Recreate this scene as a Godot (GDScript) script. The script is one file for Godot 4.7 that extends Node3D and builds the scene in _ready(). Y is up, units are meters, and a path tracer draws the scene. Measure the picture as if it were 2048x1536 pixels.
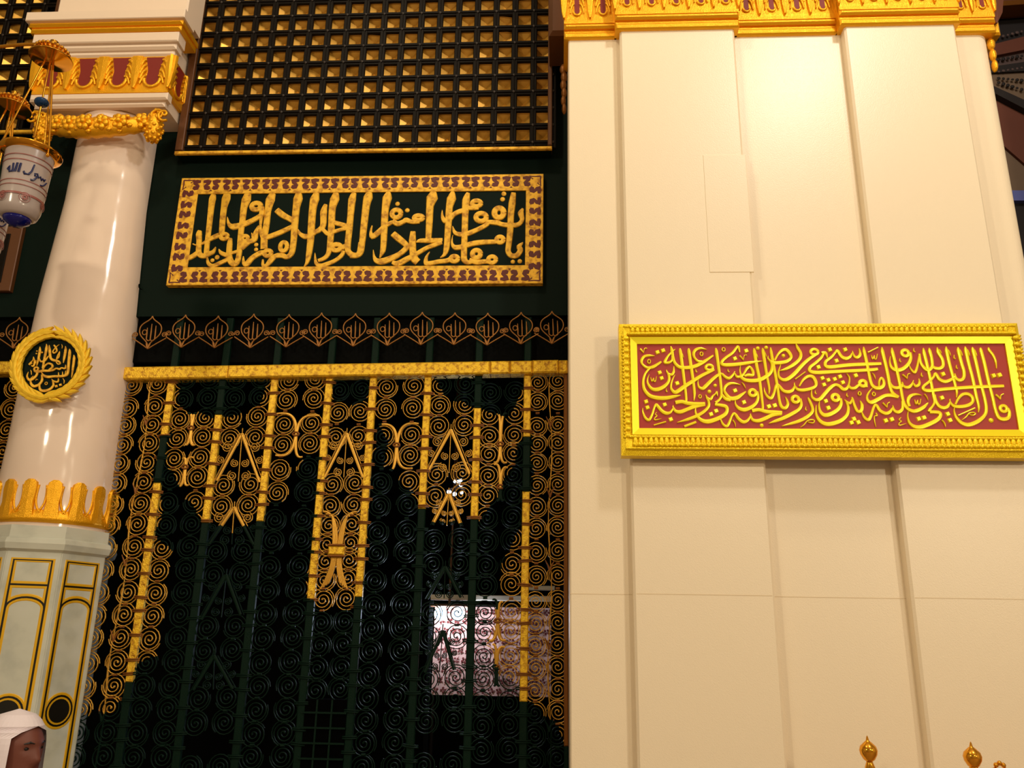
extends Node3D
# A gilded iron screen between a glossy column and a broad cream pillar inside a lamp-lit prayer hall.
# The long wall of the screen is the plane z = 0; y is up; metres.

var M := {}
var gold_areas: Array = []
var noise := FastNoiseLite.new()


# ---------------------------------------------------------------- mesh gathering
class Shape:
	var v := PackedVector3Array()
	var n := PackedVector3Array()

	func tri(a: Vector3, b: Vector3, c: Vector3) -> void:   # counter-clockwise seen from outside
		var m := (b - a).cross(c - a)
		if m.length_squared() < 1e-18:
			return
		m = m.normalized()
		v.append_array([a, c, b])
		n.append_array([m, m, m])

	func quad(a: Vector3, b: Vector3, c: Vector3, d: Vector3) -> void:
		tri(a, b, c)
		tri(a, c, d)

	func squad(a: Vector3, b: Vector3, c: Vector3, d: Vector3, na: Vector3, nb: Vector3, nc: Vector3, nd: Vector3) -> void:
		if (b - a).cross(c - a).length_squared() > 1e-18:
			v.append_array([a, c, b])
			n.append_array([na, nc, nb])
		if (c - a).cross(d - a).length_squared() > 1e-18:
			v.append_array([a, d, c])
			n.append_array([na, nd, nc])

	func box(lo: Vector3, hi: Vector3, e := 0.0) -> void:
		# a box whose front (+z), top and sides meet in chamfers of size e
		if e <= 0.0:
			var p := [Vector3(lo.x, lo.y, hi.z), Vector3(hi.x, lo.y, hi.z), Vector3(hi.x, hi.y, hi.z), Vector3(lo.x, hi.y, hi.z),
				Vector3(lo.x, lo.y, lo.z), Vector3(hi.x, lo.y, lo.z), Vector3(hi.x, hi.y, lo.z), Vector3(lo.x, hi.y, lo.z)]
			quad(p[0], p[1], p[2], p[3])
			quad(p[5], p[4], p[7], p[6])
			quad(p[4], p[0], p[3], p[7])
			quad(p[1], p[5], p[6], p[2])
			quad(p[3], p[2], p[6], p[7])
			quad(p[4], p[5], p[1], p[0])
			return
		var rings := []
		for k in [[lo.z, 0.0], [hi.z - e, 0.0], [hi.z, e]]:
			var z: float = k[0]
			var q: float = k[1]
			rings.append([Vector3(lo.x + q, lo.y + q, z), Vector3(hi.x - q, lo.y + q, z), Vector3(hi.x - q, hi.y - q, z), Vector3(lo.x + q, hi.y - q, z)])
		for k in 2:
			for j in 4:
				quad(rings[k][j], rings[k][(j + 1) % 4], rings[k + 1][(j + 1) % 4], rings[k + 1][j])
		quad(rings[2][0], rings[2][1], rings[2][2], rings[2][3])
		quad(rings[0][3], rings[0][2], rings[0][1], rings[0][0])

	func lathe(profile: Array, seg := 24, from := 0.0, to := TAU, at := Vector3.ZERO, smooth := true) -> void:
		# profile: Vector2(radius, height) from the bottom up, turned round the y axis
		var nr := []
		for i in profile.size():
			var d: Vector2 = profile[mini(i + 1, profile.size() - 1)] - profile[maxi(i - 1, 0)]
			nr.append(Vector2(d.y, -d.x).normalized())
		for i in profile.size() - 1:
			for j in seg:
				var t0 := lerpf(from, to, float(j) / seg)
				var t1 := lerpf(from, to, float(j + 1) / seg)
				var d0 := Vector3(sin(t0), 0, cos(t0))
				var d1 := Vector3(sin(t1), 0, cos(t1))
				var p: Vector2 = profile[i]
				var q: Vector2 = profile[i + 1]
				var a := at + d0 * p.x + Vector3.UP * p.y
				var b := at + d1 * p.x + Vector3.UP * p.y
				var c := at + d1 * q.x + Vector3.UP * q.y
				var d := at + d0 * q.x + Vector3.UP * q.y
				if smooth:
					squad(a, b, c, d, d0 * nr[i].x + Vector3.UP * nr[i].y, d1 * nr[i].x + Vector3.UP * nr[i].y, d1 * nr[i + 1].x + Vector3.UP * nr[i + 1].y, d0 * nr[i + 1].x + Vector3.UP * nr[i + 1].y)
				else:
					quad(a, b, c, d)

	func tube(pts: Array, radii, sides := 6, flat := 1.0, cap := true, up := Vector3.BACK) -> void:
		# a round (or, with flat, squashed along «up») bar along pts
		var prev := []
		var prevn := []
		for i in pts.size():
			var p: Vector3 = pts[i]
			var t: Vector3 = ((pts[mini(i + 1, pts.size() - 1)] as Vector3) - (pts[maxi(i - 1, 0)] as Vector3)).normalized()
			var s := t.cross(up)
			if s.length() < 0.05:
				s = t.cross(Vector3.RIGHT)
			s = s.normalized()
			var w := s.cross(t).normalized()
			var r: float = radii[i] if radii is Array else radii
			var ring := []
			var rn := []
			for k in sides:
				var a := TAU * (k + 0.5) / sides
				var d := s * cos(a) + w * sin(a) * flat
				ring.append(p + d * r)
				rn.append((s * cos(a) * flat + w * sin(a)).normalized())
			if i > 0:
				for k in sides:
					var m := (k + 1) % sides
					squad(prev[m], prev[k], ring[k], ring[m], prevn[m], prevn[k], rn[k], rn[m])
			if cap and (i == 0 or i == pts.size() - 1):
				for k in range(1, sides - 1):
					if i == 0:
						tri(ring[0], ring[k], ring[k + 1])
					else:
						tri(ring[0], ring[k + 1], ring[k])
			prev = ring
			prevn = rn

	func ridge(pts: Array, widths: Array, h: float, z := 0.0) -> void:
		# a raised stroke lying in the local xy plane: pts are Vector2, domed section
		var off := [-1.0, -0.82, 0.0, 0.82, 1.0]
		var hgt := [0.0, 0.86, 1.0, 0.86, 0.0]
		var prev := []
		for i in pts.size():
			var a: Vector2 = pts[maxi(i - 1, 0)]
			var b: Vector2 = pts[mini(i + 1, pts.size() - 1)]
			var t := (b - a).normalized()
			var s := Vector2(t.y, -t.x)
			var ring := []
			var w: float = widths[i] * 0.5
			for k in 5:
				var q: Vector2 = pts[i] + s * off[k] * w
				ring.append(Vector3(q.x, q.y, z + h * hgt[k]))
			if i > 0:
				for k in 4:
					quad(prev[k], ring[k], ring[k + 1], prev[k + 1])
			if i == 0:
				quad(ring[4], ring[3], ring[1], ring[0])
			elif i == pts.size() - 1:
				quad(ring[0], ring[1], ring[3], ring[4])
			prev = ring

	func plate(poly: Array, z0: float, z1: float) -> void:
		# an upright slab with the outline poly (Vector2, counter-clockwise) from z0 to z1
		var flat := PackedVector2Array(poly)
		var idx := Geometry2D.triangulate_polygon(flat)
		for k in range(0, idx.size(), 3):
			var a: Vector2 = flat[idx[k]]
			var b: Vector2 = flat[idx[k + 1]]
			var c: Vector2 = flat[idx[k + 2]]
			if (b - a).cross(c - a) < 0:
				var s := b
				b = c
				c = s
			tri(Vector3(a.x, a.y, z1), Vector3(b.x, b.y, z1), Vector3(c.x, c.y, z1))
		for k in poly.size():
			var a: Vector2 = poly[k]
			var b: Vector2 = poly[(k + 1) % poly.size()]
			quad(Vector3(a.x, a.y, z0), Vector3(b.x, b.y, z0), Vector3(b.x, b.y, z1), Vector3(a.x, a.y, z1))

	func ball(at: Vector3, r: Vector3, seg := 12, rows := 8) -> void:
		for i in rows:
			var a0 := -PI / 2 + PI * i / rows
			var a1 := -PI / 2 + PI * (i + 1) / rows
			for j in seg:
				var b0 := TAU * j / seg
				var b1 := TAU * (j + 1) / seg
				var p := [Vector3(cos(a0) * sin(b0), sin(a0), cos(a0) * cos(b0)), Vector3(cos(a0) * sin(b1), sin(a0), cos(a0) * cos(b1)),
					Vector3(cos(a1) * sin(b1), sin(a1), cos(a1) * cos(b1)), Vector3(cos(a1) * sin(b0), sin(a1), cos(a1) * cos(b0))]
				squad(at + p[0] * r, at + p[1] * r, at + p[2] * r, at + p[3] * r, (p[0] / r).normalized(), (p[1] / r).normalized(), (p[2] / r).normalized(), (p[3] / r).normalized())

	func add(o: Shape, t: Transform3D) -> void:
		for p in o.v:
			v.append(t * p)
		for q in o.n:
			n.append((t.basis * q).normalized())


func mesh_of(parts: Array) -> ArrayMesh:
	# parts: [shape, material, shape, material ...]
	var m := ArrayMesh.new()
	for k in range(0, parts.size(), 2):
		var s: Shape = parts[k]
		if s.v.is_empty():
			continue
		var a := []
		a.resize(Mesh.ARRAY_MAX)
		a[Mesh.ARRAY_VERTEX] = s.v
		a[Mesh.ARRAY_NORMAL] = s.n
		m.add_surface_from_arrays(Mesh.PRIMITIVE_TRIANGLES, a)
		m.surface_set_material(m.get_surface_count() - 1, parts[k + 1])
	return m


func put(parent: Node, called: String, m: Mesh, at := Transform3D.IDENTITY) -> MeshInstance3D:
	var o := MeshInstance3D.new()
	o.name = called if not parent.has_node(called) else numbered(parent, called)
	o.mesh = m
	o.transform = at
	parent.add_child(o, true)
	return o


func numbered(parent: Node, called: String) -> String:
	var key := "count_" + called
	var k: int = parent.get_meta(key, 0) + 1
	parent.set_meta(key, k)
	return "%s_%03d" % [called, k]


func part(parent: Node, called: String, s: Shape, material: Material, at := Transform3D.IDENTITY) -> MeshInstance3D:
	return put(parent, called, mesh_of([s, material]), at)


func thing(called: String, label: String, category: String, at := Vector3.ZERO, turn := 0.0, group := "") -> Node3D:
	var o := Node3D.new()
	o.name = called if not has_node(called) else numbered(self, called)
	add_child(o, true)
	o.position = at
	o.rotation.y = turn
	tag(o, label, category, group)
	return o


func tag(o: Node, label: String, category: String, group := "") -> void:
	o.set_meta("label", label)
	o.set_meta("category", category)
	if group:
		o.set_meta("group", group)


func struct(called: String, s: Shape, material: Material, label: String) -> MeshInstance3D:
	var o := part(self, called, s, material)
	o.set_meta("kind", "structure")
	o.set_meta("label", label)
	o.set_meta("category", called.split("_")[0])
	return o


# ---------------------------------------------------------------- materials
func fnoise(freq: float, octaves := 4, kind := FastNoiseLite.TYPE_SIMPLEX_SMOOTH, s := 1) -> FastNoiseLite:
	var f := FastNoiseLite.new()
	f.noise_type = kind
	f.frequency = freq
	f.fractal_octaves = octaves
	f.seed = s
	return f


func ntex(f: FastNoiseLite, ramp: Array, size := 512) -> NoiseTexture2D:
	var t := NoiseTexture2D.new()
	t.width = size
	t.height = size
	t.seamless = true
	t.noise = f
	var g := Gradient.new()
	g.offsets = PackedFloat32Array(ramp.map(func(r): return r[0]))
	g.colors = PackedColorArray(ramp.map(func(r): return r[1]))
	t.color_ramp = g
	return t


func ntex_bump(f: FastNoiseLite, strength: float, size := 512) -> NoiseTexture2D:
	var t := NoiseTexture2D.new()
	t.width = size
	t.height = size
	t.seamless = true
	t.noise = f
	t.as_normal_map = true
	t.bump_strength = strength
	return t


func mat(called: String, color: Color, rough: float, metal := 0.0) -> StandardMaterial3D:
	var m := StandardMaterial3D.new()
	m.resource_name = called
	m.albedo_color = color
	m.roughness = rough
	m.metallic = metal
	M[called] = m
	return m


func tripl(m: StandardMaterial3D, scale: float, world := true) -> void:
	m.uv1_triplanar = true
	m.uv1_world_triplanar = world
	m.uv1_scale = Vector3.ONE * scale


func lit(m: StandardMaterial3D, color: Color, energy: float) -> void:
	m.emission_enabled = true
	m.emission = color
	m.emission_energy_multiplier = energy


func make_materials() -> void:
	var worn := ntex(fnoise(0.02, 5), [[0.0, Color(0.62, 0.48, 0.3)], [0.35, Color(0.88, 0.82, 0.74)], [0.55, Color(1, 0.97, 0.95)], [1.0, Color(1, 1, 1)]])
	var fine := ntex_bump(fnoise(0.06, 3), 4.0)
	var m := mat("gold_leaf", Color(0.93, 0.77, 0.17), 0.42, 0.4)
	m.albedo_texture = worn
	m.normal_enabled = true
	m.normal_texture = fine
	m.normal_scale = 0.5
	tripl(m, 3.0)
	m = mat("gold_paint", Color(0.93, 0.74, 0.19), 0.5, 0.2)
	m.albedo_texture = worn
	tripl(m, 2.2)
	m = mat("gold_bright", Color(1.0, 0.93, 0.10), 0.34, 0.3)
	m = mat("gold_carved", Color(0.98, 0.84, 0.10), 0.32, 0.5)
	m.normal_enabled = true
	m.normal_texture = fine
	m.normal_scale = 1.2
	tripl(m, 6.0)
	m = mat("gold_capital", Color(0.95, 0.69, 0.09), 0.3, 0.6)
	m.normal_enabled = true
	m.normal_texture = fine
	m.normal_scale = 1.0
	tripl(m, 6.0)
	m = mat("gold_cartouche", Color(0.60, 0.40, 0.17), 0.45, 0.45)
	m = mat("gold_wreath", Color(0.95, 0.78, 0.18), 0.4, 0.3)
	m = mat("gold_wire", Color(0.82, 0.62, 0.23), 0.34, 0.6)
	m = mat("gold_dull", Color(0.50, 0.30, 0.08), 0.45, 0.5)
	m = mat("gold_coffer", Color(0.82, 0.62, 0.25), 0.36, 0.55)
	m = mat("brass", Color(0.95, 0.68, 0.22), 0.12, 1.0)
	m = mat("green_paint", Color(0.02, 0.11, 0.075), 0.5)
	m.metallic_specular = 0.22
	m.normal_enabled = true
	m.normal_texture = fine
	m.normal_scale = 0.25
	tripl(m, 4.0)
	m = mat("green_board", Color(0.008, 0.075, 0.05), 0.6)
	m.metallic_specular = 0.22
	m = mat("lattice_wood", Color(0.055, 0.03, 0.012), 0.5)
	m.metallic_specular = 0.22
	m = mat("brown_frame", Color(0.36, 0.21, 0.09), 0.45, 0.2)
	m = mat("boss_brown", Color(0.13, 0.08, 0.045), 0.5)
	m = mat("red_enamel", Color(0.66, 0.15, 0.10), 0.5)
	m = mat("red_ground", Color(0.48, 0.10, 0.05), 0.6)
	m = mat("maroon", Color(0.34, 0.06, 0.04), 0.5)
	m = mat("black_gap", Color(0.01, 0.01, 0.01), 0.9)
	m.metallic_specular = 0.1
	var weave := ntex_bump(fnoise(0.09, 3, FastNoiseLite.TYPE_VALUE_CUBIC, 5), 5.0)
	m = mat("cream_paint", Color(0.94, 0.88, 0.775), 0.34)
	m.normal_enabled = true
	m.normal_texture = weave
	m.normal_scale = 0.24
	tripl(m, 7.0)
	m = mat("cream_gloss", Color(0.92, 0.84, 0.78), 0.12)
	m.normal_enabled = true
	m.normal_texture = ntex_bump(fnoise(0.008, 2, FastNoiseLite.TYPE_SIMPLEX_SMOOTH, 9), 3.0)
	m.normal_scale = 0.8
	tripl(m, 0.8)
	m = mat("plaster", Color(0.89, 0.81, 0.73), 0.5)
	m = mat("joint", Color(0.86, 0.78, 0.65), 0.7)
	m = mat("marble", Color(0.80, 0.81, 0.77), 0.22)
	m.albedo_texture = ntex(fnoise(0.008, 5, FastNoiseLite.TYPE_SIMPLEX_SMOOTH, 3), [[0.0, Color(0.82, 0.83, 0.83)], [0.5, Color(0.97, 0.97, 0.96)], [1.0, Color(1, 1, 1)]])
	tripl(m, 1.2)
	m = mat("inlay_dark", Color(0.06, 0.055, 0.035), 0.3)
	m = mat("inlay_gold", Color(0.88, 0.68, 0.08), 0.4, 0.25)
	m = mat("blue_print", Color(0.06, 0.10, 0.30), 0.3)
	m = mat("rose_print", Color(0.55, 0.32, 0.30), 0.4)
	m = mat("opal_glass", Color(0.66, 0.61, 0.60), 0.18)
	m = mat("blue_glass", Color(0.03, 0.05, 0.40), 0.12)
	m = mat("teal_glass", Color(0.02, 0.20, 0.36), 0.08)
	m = mat("hall_wall", Color(0.70, 0.67, 0.62), 0.8)
	m = mat("hall_floor", Color(0.58, 0.50, 0.42), 0.5)
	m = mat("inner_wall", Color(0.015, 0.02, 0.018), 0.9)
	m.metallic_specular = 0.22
	m = mat("cloth_ground", Color(0.72, 0.56, 0.50), 0.9)
	m = mat("cloth_motif", Color(0.36, 0.10, 0.07), 0.9)
	m = mat("white_rail", Color(0.92, 0.88, 0.80), 0.5)
	m = mat("skin", Color(0.42, 0.22, 0.17), 0.55)
	m = mat("lips", Color(0.36, 0.15, 0.13), 0.5)
	m = mat("eye", Color(0.06, 0.04, 0.04), 0.3)
	m = mat("white_cloth", Color(0.90, 0.86, 0.90), 0.9)
	m = mat("stone_dark", Color(0.10, 0.07, 0.07), 0.8)
	m = mat("stone_red", Color(0.38, 0.19, 0.12), 0.7)
	m = mat("stone_tan", Color(0.42, 0.34, 0.27), 0.8)
	m = mat("stone_grey", Color(0.32, 0.25, 0.24), 0.8)
	m = mat("blue_wall", Color(0.33, 0.36, 0.62), 0.7)
	m = mat("globe_glow", Color(1, 0.95, 0.85), 0.4)
	lit(m, Color(1.0, 0.90, 0.74), 6.0)
	m = mat("cool_glow", Color(0.8, 0.88, 1.0), 0.4)
	lit(m, Color(0.72, 0.86, 1.0), 14.0)


# ---------------------------------------------------------------- raised writing
func curve(p: PackedInt32Array) -> Array:
	# x, y, width in tenths of a millimetre -> smooth points and widths in metres
	var n := p.size() / 3
	var pts := []
	var ws := []
	for i in n:
		pts.append(Vector2(p[i * 3], p[i * 3 + 1]) * 0.0001)
		ws.append(p[i * 3 + 2] * 0.000109)
	if n == 2:
		return [pts, ws]
	var op := []
	var ow := []
	for i in n - 1:
		var a: Vector2 = pts[maxi(i - 1, 0)]
		var b: Vector2 = pts[i]
		var c: Vector2 = pts[i + 1]
		var d: Vector2 = pts[mini(i + 2, n - 1)]
		for k in 4:
			var t := k / 4.0
			op.append(b.cubic_interpolate(c, a, d, t))
			ow.append(lerpf(ws[i], ws[i + 1], t))
	op.append(pts[n - 1])
	ow.append(ws[n - 1])
	return [op, ow]


var ink_mat: Material
var ink_height := 0.006
var ink_count := 0
var ink_kind := "letter"


func ink(p: Node, l: PackedInt32Array) -> void:
	var c := curve(l)
	var s := Shape.new()
	ink_count += 1
	s.ridge(c[0], c[1], ink_height + 0.00015 * (ink_count % 7))
	part(p, ink_kind, s, ink_mat)


func ink_ring(p: Node, x: int, y: int, rx: int, ry: int, w: int) -> void:
	var pts := []
	var ws := []
	for k in 21:
		var a := TAU * k / 20
		pts.append(Vector2(x + rx * cos(a), y + ry * sin(a)) * 0.0001)
		ws.append(w * 0.0001)
	var s := Shape.new()
	ink_count += 1
	s.ridge(pts, ws, ink_height + 0.00015 * (ink_count % 7))
	part(p, "letter_loop", s, ink_mat)


func ink_dot(p: Node, x: int, y: int, r: int, diamond: bool) -> void:
	var s := Shape.new()
	var c := Vector3(x, y, 0) * 0.0001
	var q := r * 0.0001
	if diamond:
		var u := Vector2(0.72, 0.25).normalized() * q * 0.56
		var w := Vector2(-u.y, u.x)
		var base := [u + w, w - u, -u - w, u - w]
		var mid := []
		var out := []
		for b: Vector2 in base:
			out.append(c + Vector3(b.x, b.y, 0))
			mid.append(c + Vector3(b.x * 0.72, b.y * 0.72, ink_height))
		for k in 4:
			s.quad(out[k], out[(k + 1) % 4], mid[(k + 1) % 4], mid[k])
		s.quad(mid[0], mid[1], mid[2], mid[3])
	else:
		s.ball(c, Vector3(q, q, ink_height), 12, 8)
	part(p, "letter_dot", s, ink_mat)


# ---------------------------------------------------------------- the painted iron screen
func is_gold(p: Vector2) -> bool:
	for a in gold_areas:
		if Geometry2D.is_point_in_polygon(p, a):
			return true
	return false


var screen: Node3D
const PITCH := 0.1145


func iron(called: String, pts: Array, r, sides := 4, flat := 1.6, dull := false, parent: Node = null) -> void:
	# one wrought piece; it changes from gilding to green paint where the painted outline crosses it
	var s := [Shape.new(), Shape.new()]
	var run := []
	var rr := []
	var last := -1
	var side := []
	for p: Vector3 in pts:
		side.append(0 if is_gold(Vector2(p.x, p.y)) else 1)
	for i in range(1, side.size() - 1):
		if side[i] != side[i - 1] and side[i] != side[i + 1]:
			side[i] = side[i - 1]
	for i in pts.size():
		var p: Vector3 = pts[i]
		var now: int = side[i]
		if last >= 0 and now != last:
			run.append(p)
			rr.append(r[i] if r is Array else r)
			s[last].tube(run, rr, sides, flat)
			run = []
			rr = []
		run.append(p)
		rr.append(r[i] if r is Array else r)
		last = now
	if run.size() > 1:
		s[last].tube(run, rr, sides, flat)
	put(parent if parent else screen, called, mesh_of([s[0], M.gold_dull if dull else M.gold_wire, s[1], M.green_paint]))


func scroll(c: Vector2, r: float, side: float, up: float) -> void:
	var pts := []
	var radii := []
	var turns := 3.55 + 0.25 * noise.get_noise_2d(c.x * 900, c.y * 900)
	var steps := 58
	var start := noise.get_noise_2d(c.y * 700, c.x * 800) * 1.2
	for i in steps + 1:
		var t := float(i) / steps
		var a := start + t * TAU * turns
		var q := r * minf(1.0, 0.07 + 1.10 * t)
		pts.append(Vector3(c.x + side * cos(a) * q, c.y + up * sin(a) * q, 0.004))
		radii.append(0.0035 - 0.0006 * t if i > 3 else 0.0050)
	iron("scroll", pts, radii)


func scroll_bay(x0: float, x1: float, heights: Array) -> void:
	var w := x1 - x0
	var k := 0
	for y: float in heights:
		for s in [-1, 1]:
			var x: float = (x0 + x1) / 2 + s * w * 0.245
			if s > 0 and x + 0.03 > 0.05:
				x -= 0.0
			var r := minf(0.0575, w * 0.243)
			scroll(Vector2(x + 0.003 * noise.get_noise_2d(y * 400, x * 300), y + s * 0.004), r, s, 1.0 if k % 2 else -1.0)
		k += 1
	# little collars that tie one scroll to the next
	for i in heights.size() - 1:
		if heights[i] - heights[i + 1] < 0.16:
			for s in [-1, 1]:
				var x: float = (x0 + x1) / 2 + s * w * 0.245
				var y: float = (heights[i] + heights[i + 1]) / 2
				iron("collar", [Vector3(x - 0.010, y, 0.006), Vector3(x + 0.010, y + 0.001, 0.006)], 0.0062, 5, 1.2, true)


func small_scroll(c: Vector2, r: float, side: float) -> void:
	var pts := []
	for i in 31:
		var t := i / 30.0
		var a := t * TAU * 2.1 + 0.6
		pts.append(Vector3(c.x + side * cos(a) * r * (0.12 + 0.88 * t), c.y + sin(a) * r * (0.12 + 0.88 * t), 0.003))
	iron("small_scroll", pts, 0.003)


func vee(top: Vector2, left: Vector2, right: Vector2) -> void:
	for foot: Vector2 in [left, right]:
		var pts := []
		var rad := []
		for i in 13:
			var t := i / 12.0
			var q := top.lerp(foot, t)
			pts.append(Vector3(q.x, q.y, 0.006))
			rad.append(lerpf(0.011, 0.0085, t))
		iron("vee_brace", pts, rad, 4, 0.6)
		var thin := []
		for i in 11:
			var q := top.lerp(foot, i / 10.0) + Vector2((foot.x - top.x) * 0.16, 0)
			thin.append(Vector3(q.x, q.y, 0.003))
		iron("brace_wire", thin, 0.0028)
	var mid := (left + right) / 2
	iron("stem", [Vector3(top.x, top.y + 0.03, 0.004), Vector3(top.lerp(mid, 0.35).x, top.lerp(mid, 0.35).y, 0.004), Vector3(top.lerp(mid, 0.7).x, top.lerp(mid, 0.7).y, 0.004), Vector3(mid.x, mid.y, 0.004)], 0.003)
	var w := right.x - left.x
	for s in [-1.0, 1.0]:
		small_scroll(top.lerp(mid, 0.62) + Vector2(s * w * 0.12, 0), w * 0.10, s)
		small_scroll(top.lerp(mid, 0.88) + Vector2(s * w * 0.16, 0), w * 0.12, s)
		small_scroll(top.lerp(mid, 0.28) + Vector2(s * w * 0.32, 0), w * 0.125, s)
		small_scroll(top.lerp(mid, 0.55) + Vector2(s * w * 0.46, 0), w * 0.10, s)


func bez(a: Vector2, b: Vector2, c: Vector2, d: Vector2, n := 12, z := 0.007) -> Array:
	var o := []
	for i in n + 1:
		var q := a.bezier_interpolate(b, c, d, float(i) / n)
		o.append(Vector3(q.x, q.y, z))
	return o


func knot(al: Vector2, ar: Vector2, k: Vector2, fl: Vector2, fr: Vector2) -> void:
	var h := absf(al.y - k.y)
	for e in [[al, 1.0], [ar, 1.0], [fl, -1.0], [fr, -1.0]]:
		var p: Vector2 = e[0]
		var s: float = e[1]
		var pts := bez(p, Vector2(lerpf(p.x, k.x, 0.7), p.y + 0.012 * s), Vector2(k.x + (p.x - k.x) * 0.06, lerpf(k.y, p.y, 0.85)), k)
		var rad := []
		for i in pts.size():
			rad.append(lerpf(0.005, 0.0105, i / 12.0))
		iron("brace", pts, rad, 6, 0.6)
	var ring := []
	for i in 9:
		ring.append(Vector3(k.x + 0.017 * cos(TAU * i / 8), k.y + 0.009 * sin(TAU * i / 8), 0.012))
	iron("knot", ring, 0.006, 5, 1.0, true)


func make_screen() -> void:
	screen = thing("iron_screen", "tall wrought iron screen of close spirals, painted dark green with gilded drapery-shaped areas", "screen", Vector3(0, 0, 0))
	gold_areas = [PackedVector2Array([Vector2(-2.69, 3.313), Vector2(-2.016, 3.314), Vector2(-1.999, 3.189), Vector2(-2.008, 2.967), Vector2(-2.059, 2.967), Vector2(-2.065, 2.715), Vector2(-2.002, 2.715), Vector2(-1.997, 2.532), Vector2(-2.02, 2.444), Vector2(-1.989, 2.445), Vector2(-1.908, 2.359), Vector2(-1.895, 2.19), Vector2(-1.898, 2.047), Vector2(-1.908, 1.908), Vector2(-2.013, 1.837), Vector2(-2.085, 1.623), Vector2(-2.504, 1.614)]), PackedVector2Array([Vector2(-1.995, 3.162), Vector2(-1.934, 3.086), Vector2(-1.786, 3.075), Vector2(-1.626, 3.076), Vector2(-1.543, 3.163), Vector2(-1.505, 3.314), Vector2(-1.176, 3.314), Vector2(-1.173, 3.147), Vector2(-0.984, 3.148), Vector2(-0.985, 3.314), Vector2(-0.636, 3.315), Vector2(-0.596, 3.179), Vector2(-0.492, 3.165), Vector2(-0.464, 3.125), Vector2(-0.322, 3.091), Vector2(-0.257, 3.073), Vector2(-0.194, 3.153), Vector2(-0.181, 3.315), Vector2(0.115, 3.315), Vector2(0.103, 1.519), Vector2(0.046, 1.528), Vector2(-0.022, 1.633), Vector2(-0.127, 1.706), Vector2(-0.178, 1.705), Vector2(-0.179, 1.778), Vector2(-0.269, 1.836), Vector2(-0.331, 1.958), Vector2(-0.31, 2.072), Vector2(-0.276, 2.165), Vector2(-0.265, 2.355), Vector2(-0.221, 2.44), Vector2(-0.175, 2.525), Vector2(-0.177, 2.687), Vector2(-0.13, 2.687), Vector2(-0.133, 2.968), Vector2(-0.186, 2.968), Vector2(-0.215, 2.864), Vector2(-0.268, 2.724), Vector2(-0.323, 2.623), Vector2(-0.388, 2.543), Vector2(-0.607, 2.536), Vector2(-0.655, 2.6), Vector2(-0.705, 2.599), Vector2(-0.714, 2.682), Vector2(-0.792, 2.725), Vector2(-0.838, 2.801), Vector2(-0.869, 2.821), Vector2(-0.877, 2.951), Vector2(-0.901, 3.03), Vector2(-0.932, 3.036), Vector2(-0.936, 2.899), Vector2(-0.947, 2.179), Vector2(-0.975, 2.155), Vector2(-1.001, 2.103), Vector2(-1.147, 2.101), Vector2(-1.223, 2.175), Vector2(-1.212, 2.416), Vector2(-1.206, 2.884), Vector2(-1.253, 2.884), Vector2(-1.301, 2.844), Vector2(-1.325, 2.741), Vector2(-1.359, 2.639), Vector2(-1.448, 2.625), Vector2(-1.483, 2.522), Vector2(-1.781, 2.514), Vector2(-1.803, 2.584), Vector2(-1.882, 2.634), Vector2(-1.956, 2.762), Vector2(-2.009, 2.801), Vector2(-2.006, 2.967)])]
	var xs := [-2.04, -1.765, -1.487, -1.196, -0.963, -0.675, -0.412, -0.157]
	var top: float = 3.611
	# upright bars, cut where gilding and green paint meet
	for x: float in xs:
		var s := [Shape.new(), Shape.new()]
		var y := 0.12
		var from := y
		var kind := 1
		while y < top:
			y += 0.01
			var now := 0 if is_gold(Vector2(x, y)) else 1
			if y > 3.323:
				now = 1
			if now != kind or y >= top:
				s[kind].box(Vector3(x - 0.0185, from, -0.012), Vector3(x + 0.0185, y, 0.012), 0.004)
				from = y
				kind = now
		put(screen, "upright_bar", mesh_of([s[0], M.gold_leaf, s[1], M.green_paint]))
	# frame strip against the pillar
	var st := [Shape.new(), Shape.new()]
	st[1].box(Vector3(0.030, 0.12, -0.03), Vector3(0.052, 1.524, 0.02), 0.004)
	st[0].box(Vector3(0.030, 1.524, -0.03), Vector3(0.052, 3.323, 0.02), 0.004)
	put(screen, "side_strip", mesh_of([st[0], M.gold_dull, st[1], M.green_paint]))
	# clasps round the bars
	for i in xs.size():
		var x: float = xs[i]
		var y: float = 3.257 - 0.03 * (i % 3)
		var k := 0
		while y > 1.3:
			var tilt := 0.006 * noise.get_noise_2d(i * 90.0, k * 130.0)
			for j in [-1, 1]:
				var pts := []
				for q in 5:
					var u := (q - 2) / 2.0
					pts.append(Vector3(x + u * 0.036, y + j * 0.0042 + tilt * u, 0.015 - 0.012 * u * u * u * u))
				iron("clasp", pts, 0.0038, 6, 1.0, true)
			k += 1
			y -= PITCH * (1.0 if k % 3 else 0.55)
	scroll_bay(-2.33, -2.04, [3.244, 3.12, 3.023, 2.921, 2.821, 2.719, 2.609, 2.505, 2.393, 2.282, 2.171, 2.064, 1.959, 1.843, 1.737, 1.638, 1.53, 1.424])
	scroll_bay(-2.04, -1.765, [3.278, 3.167, 3.059, 2.957, 2.849, 2.747, 2.619, 2.508, 2.396, 2.286, 2.175, 2.068, 1.961, 1.853, 1.744, 1.64, 1.534, 1.431])
	scroll_bay(-1.765, -1.487, [3.278, 3.173, 3.068, 2.956, 2.713, 2.606, 2.38, 2.265, 2.019, 1.91, 1.696, 1.586, 1.396])
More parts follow.
